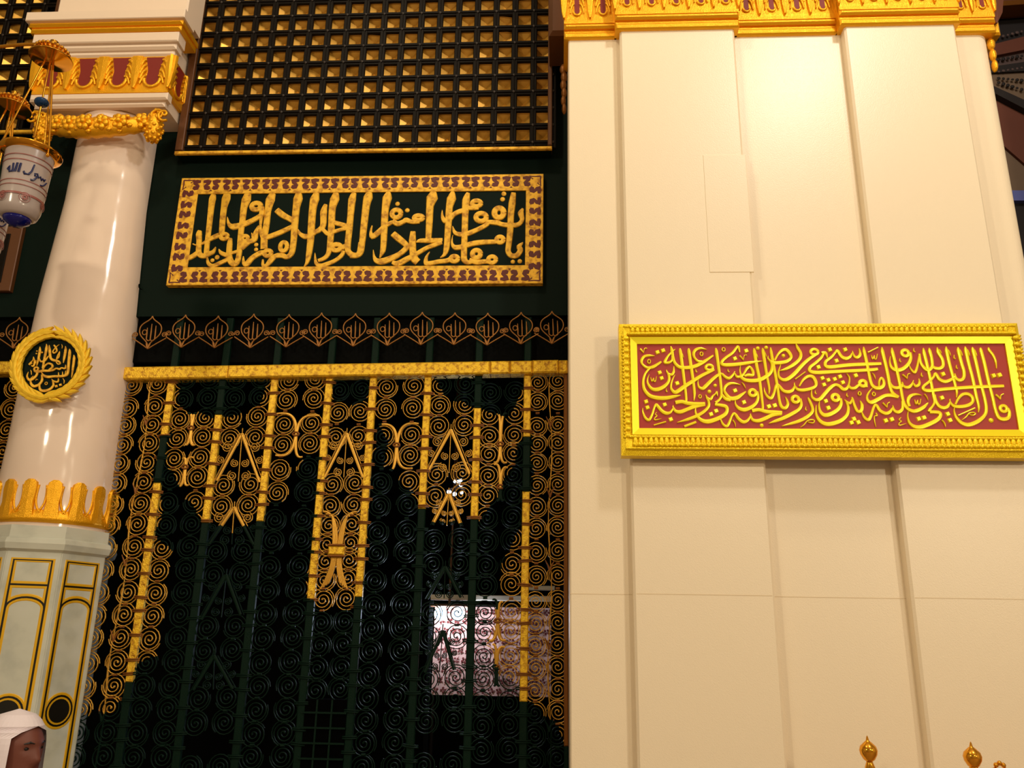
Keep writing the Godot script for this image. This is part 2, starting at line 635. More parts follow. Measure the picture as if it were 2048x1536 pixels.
	scroll_bay(-1.487, -1.196, [3.27, 3.166, 3.034, 2.925, 2.795, 2.677, 2.541, 2.437, 2.308, 2.197, 2.084, 1.973, 1.861, 1.753, 1.649, 1.546, 1.446])
	scroll_bay(-1.196, -0.963, [3.218, 3.096, 2.966, 2.722, 2.613, 2.516, 2.425, 2.34, 2.253, 2.156, 2.049, 1.945, 1.841, 1.742])
	scroll_bay(-0.963, -0.675, [3.235, 3.116, 2.975, 2.866, 2.732, 2.616, 2.487, 2.384, 2.252, 2.132, 2.027, 1.922, 1.814, 1.714, 1.616, 1.517, 1.415])
	scroll_bay(-0.675, -0.412, [3.246, 3.136, 3.027, 2.777, 2.668, 2.446, 2.334, 2.099, 1.991, 1.806, 1.713, 1.618, 1.43])
	scroll_bay(-0.412, -0.157, [3.206, 3.088, 2.975, 2.882, 2.772, 2.673, 2.561, 2.449, 2.331, 2.236, 2.11, 2.018, 1.909, 1.811, 1.701, 1.602, 1.499])
	scroll_bay(-0.157, 0.055, [3.263, 3.158, 3.029, 2.937, 2.839, 2.725, 2.618, 2.512, 2.398, 2.281, 2.164, 2.063, 1.963, 1.862, 1.762, 1.665, 1.568, 1.467])
	vee(Vector2(-1.629, 2.979), Vector2(-1.731, 2.733), Vector2(-1.51, 2.727))
	vee(Vector2(-1.627, 2.598), Vector2(-1.73, 2.415), Vector2(-1.506, 2.413))
	vee(Vector2(-1.628, 2.265), Vector2(-1.724, 2.052), Vector2(-1.534, 2.077))
	vee(Vector2(-1.642, 1.887), Vector2(-1.722, 1.73), Vector2(-1.534, 1.738))
	vee(Vector2(-1.082, 2.982), Vector2(-1.177, 2.755), Vector2(-0.983, 2.756))
	vee(Vector2(-0.545, 3.005), Vector2(-0.649, 2.792), Vector2(-0.443, 2.776))
	vee(Vector2(-0.543, 2.676), Vector2(-0.616, 2.521), Vector2(-0.477, 2.517))
	vee(Vector2(-0.546, 2.318), Vector2(-0.627, 2.165), Vector2(-0.465, 2.174))
	vee(Vector2(-0.546, 2.02), Vector2(-0.623, 1.829), Vector2(-0.486, 1.843))
	knot(Vector2(-1.458, 3.087), Vector2(-1.231, 3.077), Vector2(-1.345, 2.978), Vector2(-1.441, 2.867), Vector2(-1.3, 2.86))
	knot(Vector2(-0.919, 3.03), Vector2(-0.712, 3.036), Vector2(-0.819, 2.923), Vector2(-0.85, 2.796), Vector2(-0.731, 2.804))
	knot(Vector2(-1.937, 3.086), Vector2(-1.883, 3.086), Vector2(-1.9, 3.008), Vector2(-1.923, 2.922), Vector2(-1.867, 2.92))
	knot(Vector2(-1.926, 2.846), Vector2(-1.868, 2.851), Vector2(-1.904, 2.802), Vector2(-1.928, 2.706), Vector2(-1.874, 2.711))
	knot(Vector2(-0.311, 3.086), Vector2(-0.26, 3.091), Vector2(-0.29, 2.931), Vector2(-0.321, 2.838), Vector2(-0.255, 2.838))
	knot(Vector2(-0.32, 2.825), Vector2(-0.25, 2.81), Vector2(-0.285, 2.713), Vector2(-0.301, 2.648), Vector2(-0.266, 2.648))
	knot(Vector2(-0.312, 2.165), Vector2(-0.261, 2.154), Vector2(-0.284, 2.07), Vector2(-0.332, 1.98), Vector2(-0.244, 1.982))
	knot(Vector2(-0.307, 1.958), Vector2(-0.248, 1.948), Vector2(-0.286, 1.86), Vector2(-0.296, 1.78), Vector2(-0.268, 1.78))
	# leafy stems up the middle of the two outer bays
	for e in [[-2.146, 1.0], [-0.037, -1.0]]:
		var pts := []
		var rad := []
		var ytop: float = 3.262
		for i in 90:
			var y := ytop - i * 0.022
			pts.append(Vector3(e[0] + 0.008 * sin(y * 9.2), y, 0.002))
			rad.append(0.0032 + 0.002 * maxf(0, sin(y * 18.4)))
		iron("stem", pts, rad)
		for k in 5:
			var y := ytop - 0.24 - k * 0.36
			for s in [-1.0, 1.0]:
				iron("leaf", bez(Vector2(e[0], y), Vector2(e[0] + s * 0.004, y + 0.03), Vector2(e[0] + s * 0.018, y + 0.04), Vector2(e[0] + s * 0.022, y + 0.055), 8), [0.005, 0.006, 0.006, 0.005, 0.004, 0.004, 0.003, 0.003, 0.002], 5, 0.7, true)
	# tall palm-shaped brace in the middle bay
	var t0 := Vector3(-1.115, 2.526, 0.0)
	var t1 := Vector3(-1.068, 2.526, 0.0)
	var b0 := Vector3(-1.096, 2.248, 0.0)
	var cx: float = -1.085
	for s in [-1.0, 1.0]:
		for j in 4:
			var ox: float = s * (0.004 + 0.006 * j)
			var pts := bez(Vector2(cx + s * (0.085 - 0.018 * j), t0.y + 0.055 - 0.012 * j), Vector2(cx + s * 0.045, t0.y + 0.06), Vector2(cx + ox * 1.3, t0.y + 0.01), Vector2(cx + ox, t0.y - 0.10))
			pts.append_array(bez(Vector2(cx + ox, t0.y - 0.14), Vector2(cx + ox, t0.y - 0.2), Vector2(cx + ox, b0.y + 0.05), Vector2(cx + s * (0.03 + 0.012 * j), b0.y - 0.015 - 0.01 * j)))
			iron("palm_strand", pts, 0.0058, 5, 1.0)
	var band := Shape.new()
	band.box(Vector3(cx - 0.04, 2.367, -0.005), Vector3(cx + 0.04, 2.41, 0.028), 0.006)
	part(screen, "palm_band", band, M.gold_leaf)
	for yy in [2.362, 2.415]:
		iron("band_edge", [Vector3(cx - 0.043, yy, 0.024), Vector3(cx, yy, 0.028), Vector3(cx + 0.043, yy, 0.024)], 0.006, 6, 1.0, true)
	# little barred hatch low in the middle bay
	var hx0: float = -1.191
	var hx1: float = -0.98
	var hs := Shape.new()
	hs.box(Vector3(hx0, 1.28, -0.03), Vector3(hx1, 1.702, 0.010), 0.003)
	part(screen, "hatch_panel", hs, M.black_gap)
	for k in 2:
		var b := Shape.new()
		var x := lerpf(hx0, hx1, (k + 1) / 3.0)
		b.box(Vector3(x - 0.004, 1.28, 0.010), Vector3(x + 0.004, 1.7, 0.018))
		part(screen, "hatch_bar", b, M.green_paint)
	for k in 6:
		var b := Shape.new()
		var y: float = 1.643 - k * 0.066
		b.box(Vector3(hx0, y - 0.004, 0.010), Vector3(hx1, y + 0.004, 0.020))
		part(screen, "hatch_bar", b, M.green_paint)
	# the same spirals go on down to the floor, below the view
	var low := Shape.new()
	for i in 9:
		for j in 9:
			for s in [-1, 1]:
				var e: Array = [-2.33, xs[0], xs[1], xs[2], xs[3], xs[4], xs[5], xs[6], xs[7], 0.03]
				var x: float = (e[i] + e[i + 1]) / 2 + s * (e[i + 1] - e[i]) * 0.245
				var pts := []
				for q in 25:
					var a := q * TAU * 2.6 / 24
					pts.append(Vector3(x + s * cos(a) * 0.0022 * q, 0.28 + j * PITCH + sin(a) * 0.0022 * q, 0.004))
				low.tube(pts, 0.003, 4, 1.6)
	var lo := part(screen, "lower_scrollwork", low, M.green_paint)
	lo.set_meta("kind", "stuff")
	var rail := Shape.new()
	rail.box(Vector3(-2.33, 0.0, -0.03), Vector3(0.052, 0.12, 0.03), 0.006)
	part(screen, "bottom_rail", rail, M.green_paint)


func make_beam(called: String, x0: float, x1: float, cuts: Array, label: String) -> void:
	var o := thing(called, label, "beam", Vector3(x0, 3.295, 0.0))
	var h: float = 3.364 - 3.295
	if x0 > -3.0:   # the old beam sags towards the column
		o.position.y -= 0.034
		o.rotation.z = 0.0165
	var all := [x0] + cuts + [x1]
	for i in all.size() - 1:
		var s := Shape.new()
		var w: float = all[i + 1] - all[i]
		var dy := 0.004 * noise.get_noise_1d(i * 231.0)
		s.box(Vector3(0.0015, 0.0 + dy, -0.03), Vector3(w - 0.0015, h + dy, 0.045 + 0.004 * noise.get_noise_1d(i * 77.0 + 5)), 0.007)
		part(o, "beam_plate", s, M.gold_leaf, Transform3D(Basis.IDENTITY, Vector3(all[i] - x0, 0, 0)))
	var core := Shape.new()
	core.box(Vector3(0, 0.004, -0.028), Vector3(x1 - x0, h - 0.004, 0.036))
	part(o, "beam_core", core, M.gold_dull)


func cartouche(at: Vector3) -> Node3D:
	var n := 0
	var o := MeshInstance3D.new()
	var s := Shape.new()
	var wire := func(p: Array, r: float) -> void:
		s.tube(p, r, 5, 1.0)
	for d in [-1.0, 1.0]:
		wire.call(bez(Vector2(0, 0.185), Vector2(d * 0.008, 0.150), Vector2(d * 0.062, 0.152), Vector2(d * 0.060, 0.105), 12, 0.0) + bez(Vector2(d * 0.060, 0.105), Vector2(d * 0.058, 0.06), Vector2(d * 0.012, 0.055), Vector2(0, 0.012), 12, 0.0), 0.0036)
		wire.call(bez(Vector2(0, 0.0), Vector2(d * 0.03, 0.022), Vector2(d * 0.06, 0.04), Vector2(d * 0.092, 0.06), 8, 0.0), 0.0036)
		var curl := []
		for i in 17:
			var t := i / 16.0
			var a := t * TAU * 1.6
			curl.append(Vector3(d * (0.079 - cos(a) * 0.016 * (0.2 + 0.8 * t)), 0.079 + sin(a) * 0.016 * (0.2 + 0.8 * t), 0.0))
		wire.call(curl, 0.003)
		wire.call([Vector3(0, 0.0, 0.004), Vector3(d * 0.006, 0.015, 0.004), Vector3(d * 0.010, 0.03, 0.003)], 0.005)
	o.name = "cartouche" if not frieze.has_node("cartouche") else numbered(frieze, "cartouche")
	o.mesh = mesh_of([s, M.gold_cartouche])
	o.position = at
	o.scale = Vector3(1.0, 1.0 + 0.10 * noise.get_noise_1d(at.x * 900.0), 1.0)
	frieze.add_child(o, true)
	var l := Shape.new()
	for e in [[0.028, 0.052, 0.130], [0.004, 0.05, 0.140], [-0.018, 0.055, 0.118]]:
		l.tube([Vector3(e[0], e[2], 0.002), Vector3(e[0] + 0.002, (e[1] + e[2]) / 2, 0.002), Vector3(e[0] + 0.003, e[1], 0.002)], [0.0022, 0.0042, 0.0036], 5, 1.0)
	l.tube(bez(Vector2(0.031, 0.052), Vector2(0.02, 0.04), Vector2(0.012, 0.045), Vector2(0.007, 0.05), 6, 0.002), 0.0034, 5, 1.0)
	l.tube(bez(Vector2(0.007, 0.05), Vector2(0.0, 0.04), Vector2(-0.01, 0.045), Vector2(-0.015, 0.055), 6, 0.002), 0.0034, 5, 1.0)
	var loop := []
	for i in 13:
		var a := TAU * i / 12
		loop.append(Vector3(-0.030 + 0.012 * cos(a), 0.092 + 0.014 * sin(a), 0.002))
	l.tube(loop, 0.003, 5, 1.0)
	part(o, "letters", l, M.gold_cartouche)
	return o


var frieze: Node3D


# ---------------------------------------------------------------- lattice window
func lattice(called: String, label: String, x0: float, x1: float, y0: float, cols: int, rows: int, cx: float, cy: float) -> void:
	var o := thing(called, label, "lattice window", Vector3(x0, y0, 0.0))
	var p := 0.111
	var w := x1 - x0
	var h := rows * p + 0.05
	var rng := RandomNumberGenerator.new()
	rng.seed = 71
	var back := Shape.new()
	back.box(Vector3(0, 0, 0.0), Vector3(w, h, 0.012))
	part(o, "backboard", back, M.lattice_wood)
	var pyr := []
	for k in 4:
		var s := Shape.new()
		var q := 0.050
		var ap := Vector3(0.003 * (k - 1.5), 0.016 + 0.001 * k, -0.030 - 0.003 * (k % 2))
		var c := [Vector3(-q, -q, 0), Vector3(q, -q, 0), Vector3(q, q, 0), Vector3(-q, q, 0)]
		for j in 4:
			s.tri(c[j], c[(j + 1) % 4], ap)
		pyr.append(mesh_of([s, M.gold_coffer]))
	for i in cols:
		for j in rows:
			var b := Basis.from_euler(Vector3(rng.randf_range(-0.05, 0.05), rng.randf_range(-0.07, 0.07), 0))
			if rng.randf() < 0.13:
				b = Basis.from_euler(Vector3(rng.randf_range(-0.15, 0.12), rng.randf_range(-0.25, 0.25), 0))
			put(o, "gilded_stud", pyr[(i * 3 + j * 5 + int(rng.randf() * 2)) % 4], Transform3D(b, Vector3(cx - x0 + i * p, cy - y0 + j * p - 0.004, 0.052)))
	for i in cols + 1:
		var s := Shape.new()
		var x := cx - x0 + (i - 0.5) * p
		s.box(Vector3(x - 0.0185, 0.01, 0.060), Vector3(x + 0.0185, h, 0.078), 0.004)
		s.box(Vector3(x - 0.0035, 0.01, 0.078), Vector3(x + 0.0035, h, 0.084), 0.0015)
		part(o, "lattice_bar", s, M.lattice_wood)
	for j in rows + 1:
		var s := Shape.new()
		var y := cy - y0 + (j - 0.5) * p
		s.box(Vector3(0.01, y - 0.0185, 0.060), Vector3(w - 0.01, y + 0.0185, 0.076), 0.004)
		s.box(Vector3(0.01, y - 0.0035, 0.076), Vector3(w - 0.01, y + 0.0035, 0.082), 0.0015)
		part(o, "lattice_bar", s, M.lattice_wood)
	var boss := Shape.new()
	for i in cols + 1:
		for j in rows + 1:
			boss.ball(Vector3(cx - x0 + (i - 0.5) * p, cy - y0 + (j - 0.5) * p, 0.082), Vector3(0.009, 0.009, 0.005), 6, 4)
	var bo := part(o, "crossing_bosses", boss, M.boss_brown)
	bo.set_meta("kind", "stuff")
	var f := Shape.new()
	f.box(Vector3(-0.004, -0.010, 0.082), Vector3(w + 0.004, 0.010, 0.1), 0.004)
	part(o, "frame_rail", f, M.gold_paint)
	var under := Shape.new()
	under.box(Vector3(0, -0.006, 0.0), Vector3(w, 0.008, 0.082))
	part(o, "frame_back", under, M.green_board)
	for e in [[-0.004, 0.040], [w - 0.020, w + 0.004]]:
		var v := Shape.new()
		v.box(Vector3(e[0], 0.016, 0.0), Vector3(e[1], h, 0.1), 0.004)
		part(o, "frame_stile", v, M.brown_frame)


# ---------------------------------------------------------------- acanthus band
func acanthus(parent: Node, t: Transform3D, count: int, pitch: float, h: float, hole: float, red: Material, gold: Material) -> void:
	# a carved gilded band of leaves that hang between red hollows; local x along the band, y up, z out
	var plate := Shape.new()
	plate.box(Vector3(0, 0, -0.02), Vector3(count * pitch, h, 0.006))
	var ground := part(parent, "carved_band", plate, gold, t)
	for i in count:
		var cx := (i + 0.5) * pitch
		var s := Shape.new()
		var poly := []
		var hw := hole * pitch / 2
		for k in 9:
			var a := PI + PI * k / 8
			poly.append(Vector2(cx + cos(a) * hw, h * 0.20 + hw + sin(a) * hw))
		poly.append(Vector2(cx + hw * 0.9, h * 0.60))
		poly.append(Vector2(cx + hw * 1.45, h * 0.97))
		poly.append(Vector2(cx - hw * 1.45, h * 0.97))
		poly.append(Vector2(cx - hw * 0.9, h * 0.60))
		s.plate(poly, 0.0, 0.008)
		part(ground, "red_hollow", s, red)
		var l := Shape.new()
		var rim := []
		for k in 13:
			var a := PI * 0.98 + PI * 1.04 * k / 12
			rim.append(Vector3(cx + cos(a) * hw * 1.30, h * 0.20 + hw + sin(a) * hw * 1.35, 0.010))
		l.tube(rim, pitch * 0.05, 6, 0.9)
		for d in [-1.0, 1.0]:
			for k in 4:
				var y := h * (0.42 + 0.15 * k)
				var x: float = cx + d * hw * (1.05 + 0.1 * k)
				var pts := bez(Vector2(x + d * pitch * 0.16, y - h * 0.20), Vector2(x + d * pitch * 0.11, y - h * 0.02), Vector2(x + d * pitch * 0.05, y + h * 0.03), Vector2(x - d * pitch * 0.01, y + h * 0.01), 7, 0.012)
				l.tube(pts, [pitch * 0.03, pitch * 0.038, pitch * 0.042, pitch * 0.045, pitch * 0.047, pitch * 0.048, pitch * 0.044, pitch * 0.03], 6, 0.9)
		part(ground, "leaf_curl", l, gold)
	for i in count + 1:
		var m := Shape.new()
		m.ridge([Vector2(i * pitch, h * 0.98), Vector2(i * pitch, h * 0.6), Vector2(i * pitch, h * 0.25), Vector2(i * pitch, h * 0.1)], [pitch * 0.36, pitch * 0.32, pitch * 0.2, pitch * 0.08], 0.016, 0.006)
		part(ground, "hanging_leaf", m, gold)


var cap_dx := 0.0


func stack_block(parent: Node, called: String, w: float, z0: float, z1: float, y0: float, y1: float, m: Material, e := 0.004) -> void:
	var s := Shape.new()
	s.box(Vector3(-w + cap_dx, y0, z0), Vector3(w + cap_dx, y1, z1), e)
	part(parent, called, s, m)


# ---------------------------------------------------------------- column
func make_column() -> void:
	var cx := -2.545
	var cz := 0.02
	var o := thing("column", "round glossy cream column with gilded capital and inlaid marble base, left of the iron screen", "column", Vector3(cx, 0, cz))
	var y_base: float = 2.437
	var shaft := Shape.new()
	var prof := []
	for e in [[0.272, 2.675], [0.265, 2.877], [0.261, 3.247], [0.253, 3.653], [0.218, 4.265], [0.214, 4.753]]:
		prof.append(Vector2(e[0], e[1]))
	prof.push_front(Vector2(prof[0].x, 2.46))
	prof.append(Vector2(prof[6].x, 4.789))
	shaft.lathe(prof, 64)
	part(o, "shaft", shaft, M.cream_gloss)
	# gilded leaf collar at the foot of the shaft
	var rc: float = 0.277
	var yb: float = 2.479
	var yt: float = 2.661
	var col := Shape.new()
	var h := yt - yb
	col.lathe([Vector2(rc - 0.03, yb - 0.006), Vector2(rc + 0.006, yb), Vector2(rc + 0.010, yb + h * 0.12), Vector2(rc + 0.004, yb + h * 0.2), Vector2(rc - 0.006, yb + h * 0.34), Vector2(rc - 0.02, yb + h * 0.36)], 64)
	part(o, "gilded_collar", col, M.gold_capital)
	var tongue := Shape.new()
	tongue.ridge([Vector2(0, 0.0), Vector2(0, h * 0.4), Vector2(0, h * 0.75), Vector2(0, h * 0.93), Vector2(0, h * 1.0)], [0.085, 0.062, 0.078, 0.066, 0.03], 0.024)
	for d in [-1.0, 1.0]:
		tongue.tube(bez(Vector2(d * 0.036, h * 0.86), Vector2(d * 0.03, h * 0.6), Vector2(d * 0.026, h * 0.3), Vector2(d * 0.060, h * 0.14), 10, 0.006), 0.006, 5, 1.0)
	var tm := mesh_of([tongue, M.gold_capital])
	for k in 16:
		var a := TAU * k / 16 + 0.1
		put(o, "collar_leaf", tm, Transform3D(Basis(Vector3.UP, a), Vector3(sin(a) * (rc - 0.014), yb + 0.02, cos(a) * (rc - 0.014))))
	# marble base: ring mouldings over an eight-sided clad drum
	var rd: float = 1.15 * 0.265 
	var y1: float = 2.355
	var ring := Shape.new()
	ring.lathe([Vector2(rc - 0.01, y1 + 0.14), Vector2(rc - 0.012, yb)], 48)
	part(o, "white_ring", ring, M.plaster)
	var led := Shape.new()
	var oct := func(r: float, y: float, k: int) -> Vector3: return Vector3(sin(k * PI / 4 - 0.03) * r, y, cos(k * PI / 4 - 0.03) * r)
	var steps := [[rd - 0.005, y1 - 0.02], [rd + 0.018, y1 - 0.005], [rd + 0.026, y1 + 0.022], [rd + 0.020, y1 + 0.042], [rd + 0.004, y1 + 0.05], [rd + 0.002, y1 + 0.105], [rd - 0.04, y1 + 0.112]]
	for k in 8:
		for i in steps.size() - 1:
			led.quad(oct.call(steps[i][0], steps[i][1], k), oct.call(steps[i][0], steps[i][1], k + 1), oct.call(steps[i + 1][0], steps[i + 1][1], k + 1), oct.call(steps[i + 1][0], steps[i + 1][1], k))
	part(o, "marble_ledge", led, M.marble)
	var ap := rd * cos(PI / 8)
	var fw := 2.0 * rd * sin(PI / 8)
	for k in 8:
		var s := Shape.new()
		s.box(Vector3(-fw / 2 + 0.001, 0, -0.03), Vector3(fw / 2 - 0.001, y1, 0.0), 0.0025)
		var t := Transform3D(Basis(Vector3.UP, (k + 0.5) * PI / 4 - 0.03), Vector3(sin((k + 0.5) * PI / 4 - 0.03) * ap, 0, cos((k + 0.5) * PI / 4 - 0.03) * ap))
		var slab := part(o, "marble_slab", s, M.marble, t)
		if k in [0, 1, 7]:
			var F := func(a: Array, w: float, m: Material, called: String, z: float) -> void:
				var q := Shape.new()
				var ws := []
				for j in a.size():
					ws.append(w)
				q.ridge(a, ws, 0.0016, z)
				part(slab, called, q, m)
			var ya: float = 2.3
			var yc: float = 2.188
			var yd: float = 2.082
			var ye: float = 1.635
			var hw := fw * 0.345
			var rr := hw * 0.80
			var lines := [
				[Vector2(-hw, yd), Vector2(-hw, ya), Vector2(hw, ya), Vector2(hw, yd)],
				[Vector2(-hw, yc), Vector2(hw, yc)],
				[Vector2(-hw, yd), Vector2(-hw, 0.2)], [Vector2(hw, yd), Vector2(hw, 0.2)]]
			var arch := []
			for j in 13:
				var a := PI - PI * j / 12
				arch.append(Vector2(cos(a) * hw, yd + sin(a) * hw * 0.62))
			lines.append(arch)
			var circ := []
			for j in 25:
				circ.append(Vector2(cos(TAU * j / 24) * rr, ye + sin(TAU * j / 24) * rr))
			lines.append(circ)
			for l: Array in lines:
				F.call(l, fw * 0.135, M.inlay_gold, "gold_inlay", 0.0)
				F.call(l, fw * 0.042, M.inlay_dark, "black_line", 0.0009)
			var disc := Shape.new()
			var poly := []
			for j in 24:
				poly.append(Vector2(cos(TAU * j / 24) * rr * 0.80, ye + sin(TAU * j / 24) * rr * 0.80))
			disc.plate(poly, -0.002, 0.003)
			part(slab, "black_disc", disc, M.inlay_dark)
	# gilded capital
	var zc := 0.36 - cz
	var zb := 0.23 - cz
	cap_dx = -2.555 - cx
	var y := [5.351, 5.293, 5.264, 5.232, 5.167, 5.131, 5.094, 4.859, 4.813, 4.782, 4.724]
	stack_block(o, "capital_core", 0.37, -cz, zb, y[9] + 0.01, y[0], M.plaster)
	stack_block(o, "abacus", 0.462, zb, zc, y[1], y[0], M.plaster)
	for e in [[1, 2, 0.448], [2, 3, 0.438]]:
		var s := Shape.new()
		s.box(Vector3(-e[2] + cap_dx, y[e[1]], zb - 0.1), Vector3(e[2] + cap_dx, y[e[0]], zc - 0.462 + e[2]), 0.012)
		part(o, "gilded_moulding", s, M.gold_capital)
	stack_block(o, "cream_fascia", 0.424, zb, zc - 0.04, y[4], y[3], M.plaster, 0.006)
	stack_block(o, "cream_fascia", 0.410, zb, zc - 0.055, y[5], y[4], M.plaster, 0.012)
	stack_block(o, "cream_fascia", 0.396, zb, zc - 0.07, y[6], y[5], M.plaster, 0.012)
	stack_block(o, "capital_core", 0.385, zb, zc - 0.085, y[7], y[6], M.red_ground)
	stack_block(o, "cream_fascia", 0.395, zb, zc - 0.075, y[8], y[7], M.plaster, 0.010)
	stack_block(o, "cream_fascia", 0.375, zb, zc - 0.095, y[9], y[8], M.plaster, 0.012)
	acanthus(o, Transform3D(Basis.IDENTITY, Vector3(-0.39 + cap_dx, y[7], zc - 0.085)), 4, 0.195, y[6] - y[7], 0.36, M.red_ground, M.gold_capital)
	acanthus(o, Transform3D(Basis(Vector3.UP, PI / 2), Vector3(0.385 + cap_dx, y[7], zc - 0.085)), 1, 0.19, y[6] - y[7], 0.36, M.red_ground, M.gold_capital)
	# flower garland and two cones
	var gar := Shape.new()
	var pts := []
	var rad := []
	var gy: float = 4.728
	for i in 29:
		var t := i / 28.0
		var x := lerpf(-0.30, 0.30, t) + cap_dx
		pts.append(Vector3(x, gy - 0.030 - 0.085 * (1.0 - pow(2.0 * t - 1.0, 2)), zc - 0.045 - 0.10 * pow(2 * t - 1, 2)))
		rad.append(0.038 + 0.024 * (1.0 - pow(2.0 * t - 1.0, 2)) + 0.004 * sin(i * 2.4))
	gar.tube(pts, rad, 10, 0.8)
	part(o, "garland", gar, M.gold_capital)
	for i in 7:
		var t := (i + 0.5) / 7.0
		var p: Vector3 = pts[int(t * 28)]
		var fl := Shape.new()
		for k in 6:
			var a := TAU * k / 6 + i
			fl.ball(Vector3(cos(a) * 0.028, sin(a) * 0.028, 0.0), Vector3(0.020, 0.020, 0.014), 8, 5)
		fl.ball(Vector3(0, 0, 0.008), Vector3(0.016, 0.016, 0.016), 8, 5)
		for k in 5:
			var a := TAU * k / 5 + i * 1.7
			fl.ball(Vector3(cos(a) * 0.055, sin(a) * 0.050, -0.016), Vector3(0.017, 0.012, 0.010), 7, 4)
		part(o, "flower", fl, M.gold_capital, Transform3D(Basis.IDENTITY, p + Vector3(0, 0.004, rad[int(t * 28)] * 0.78)))
	for e in [[0.325 + cap_dx, 0.0], [-0.305 + cap_dx, 0.0]]:
		var cone := Shape.new()
		var top := gy + 0.01
		cone.lathe([Vector2(0.004, -0.17), Vector2(0.03, -0.15), Vector2(0.046, -0.10), Vector2(0.046, -0.05), Vector2(0.03, 0.0), Vector2(0.012, 0.02)], 14)
		for r in 7:
			for k in 7:
				var a := TAU * (k + 0.5 * (r % 2)) / 7
				var rr: float = 0.046 * sin(PI * (0.2 + 0.72 * r / 6.5))
				cone.ball(Vector3(sin(a) * rr, -0.155 + r * 0.024, cos(a) * rr), Vector3(0.012, 0.012, 0.010), 6, 4)
		part(o, "hanging_cone", cone, M.gold_capital, Transform3D(Basis.IDENTITY, Vector3(e[0], top, zc - 0.12)))
		var curl := Shape.new()
		for k in 3:
			var cp := []
			for i in 15:
				var a := i / 14.0 * TAU * 1.2 + k * 2.0
				cp.append(Vector3(0.006 * i / 2.0 * cos(a), 0.006 * i / 2.0 * sin(a), 0.0))
			curl.add(_tube(cp, 0.008), Transform3D(Basis.IDENTITY, Vector3((k - 1) * 0.035, 0.0, 0.004 * k)))
		part(o, "corner_scroll", curl, M.gold_capital, Transform3D(Basis.IDENTITY, Vector3(e[0] + 0.03 * signf(e[0]), gy - 0.012, zc - 0.09)))
	# springing of the arch that stands on the capital
	var spr := Shape.new()
	spr.box(Vector3(-0.33 + cap_dx, y[0], zb - 0.12), Vector3(0.44 + cap_dx, y[0] + 1.6, zc - 0.06), 0.01)
	part(o, "arch_springer", spr, M.plaster)
	# wire hook at the right edge of the shaft
	var hk := Shape.new()
	hk.tube(bez(Vector2(0.0, 0.03), Vector2(-0.002, 0.01), Vector2(0.005, 0.0), Vector2(0.02, -0.002), 8, 0.0), 0.003, 5, 1.0)
	part(o, "wire_hook", hk, M.black_gap, Transform3D(Basis.IDENTITY, Vector3(-2.288, 3.783, 0.03) - Vector3(cx, 0, cz)))


func _tube(pts: Array, r: float) -> Shape:
	var s := Shape.new()
	s.tube(pts, r, 5, 1.0)
	return s


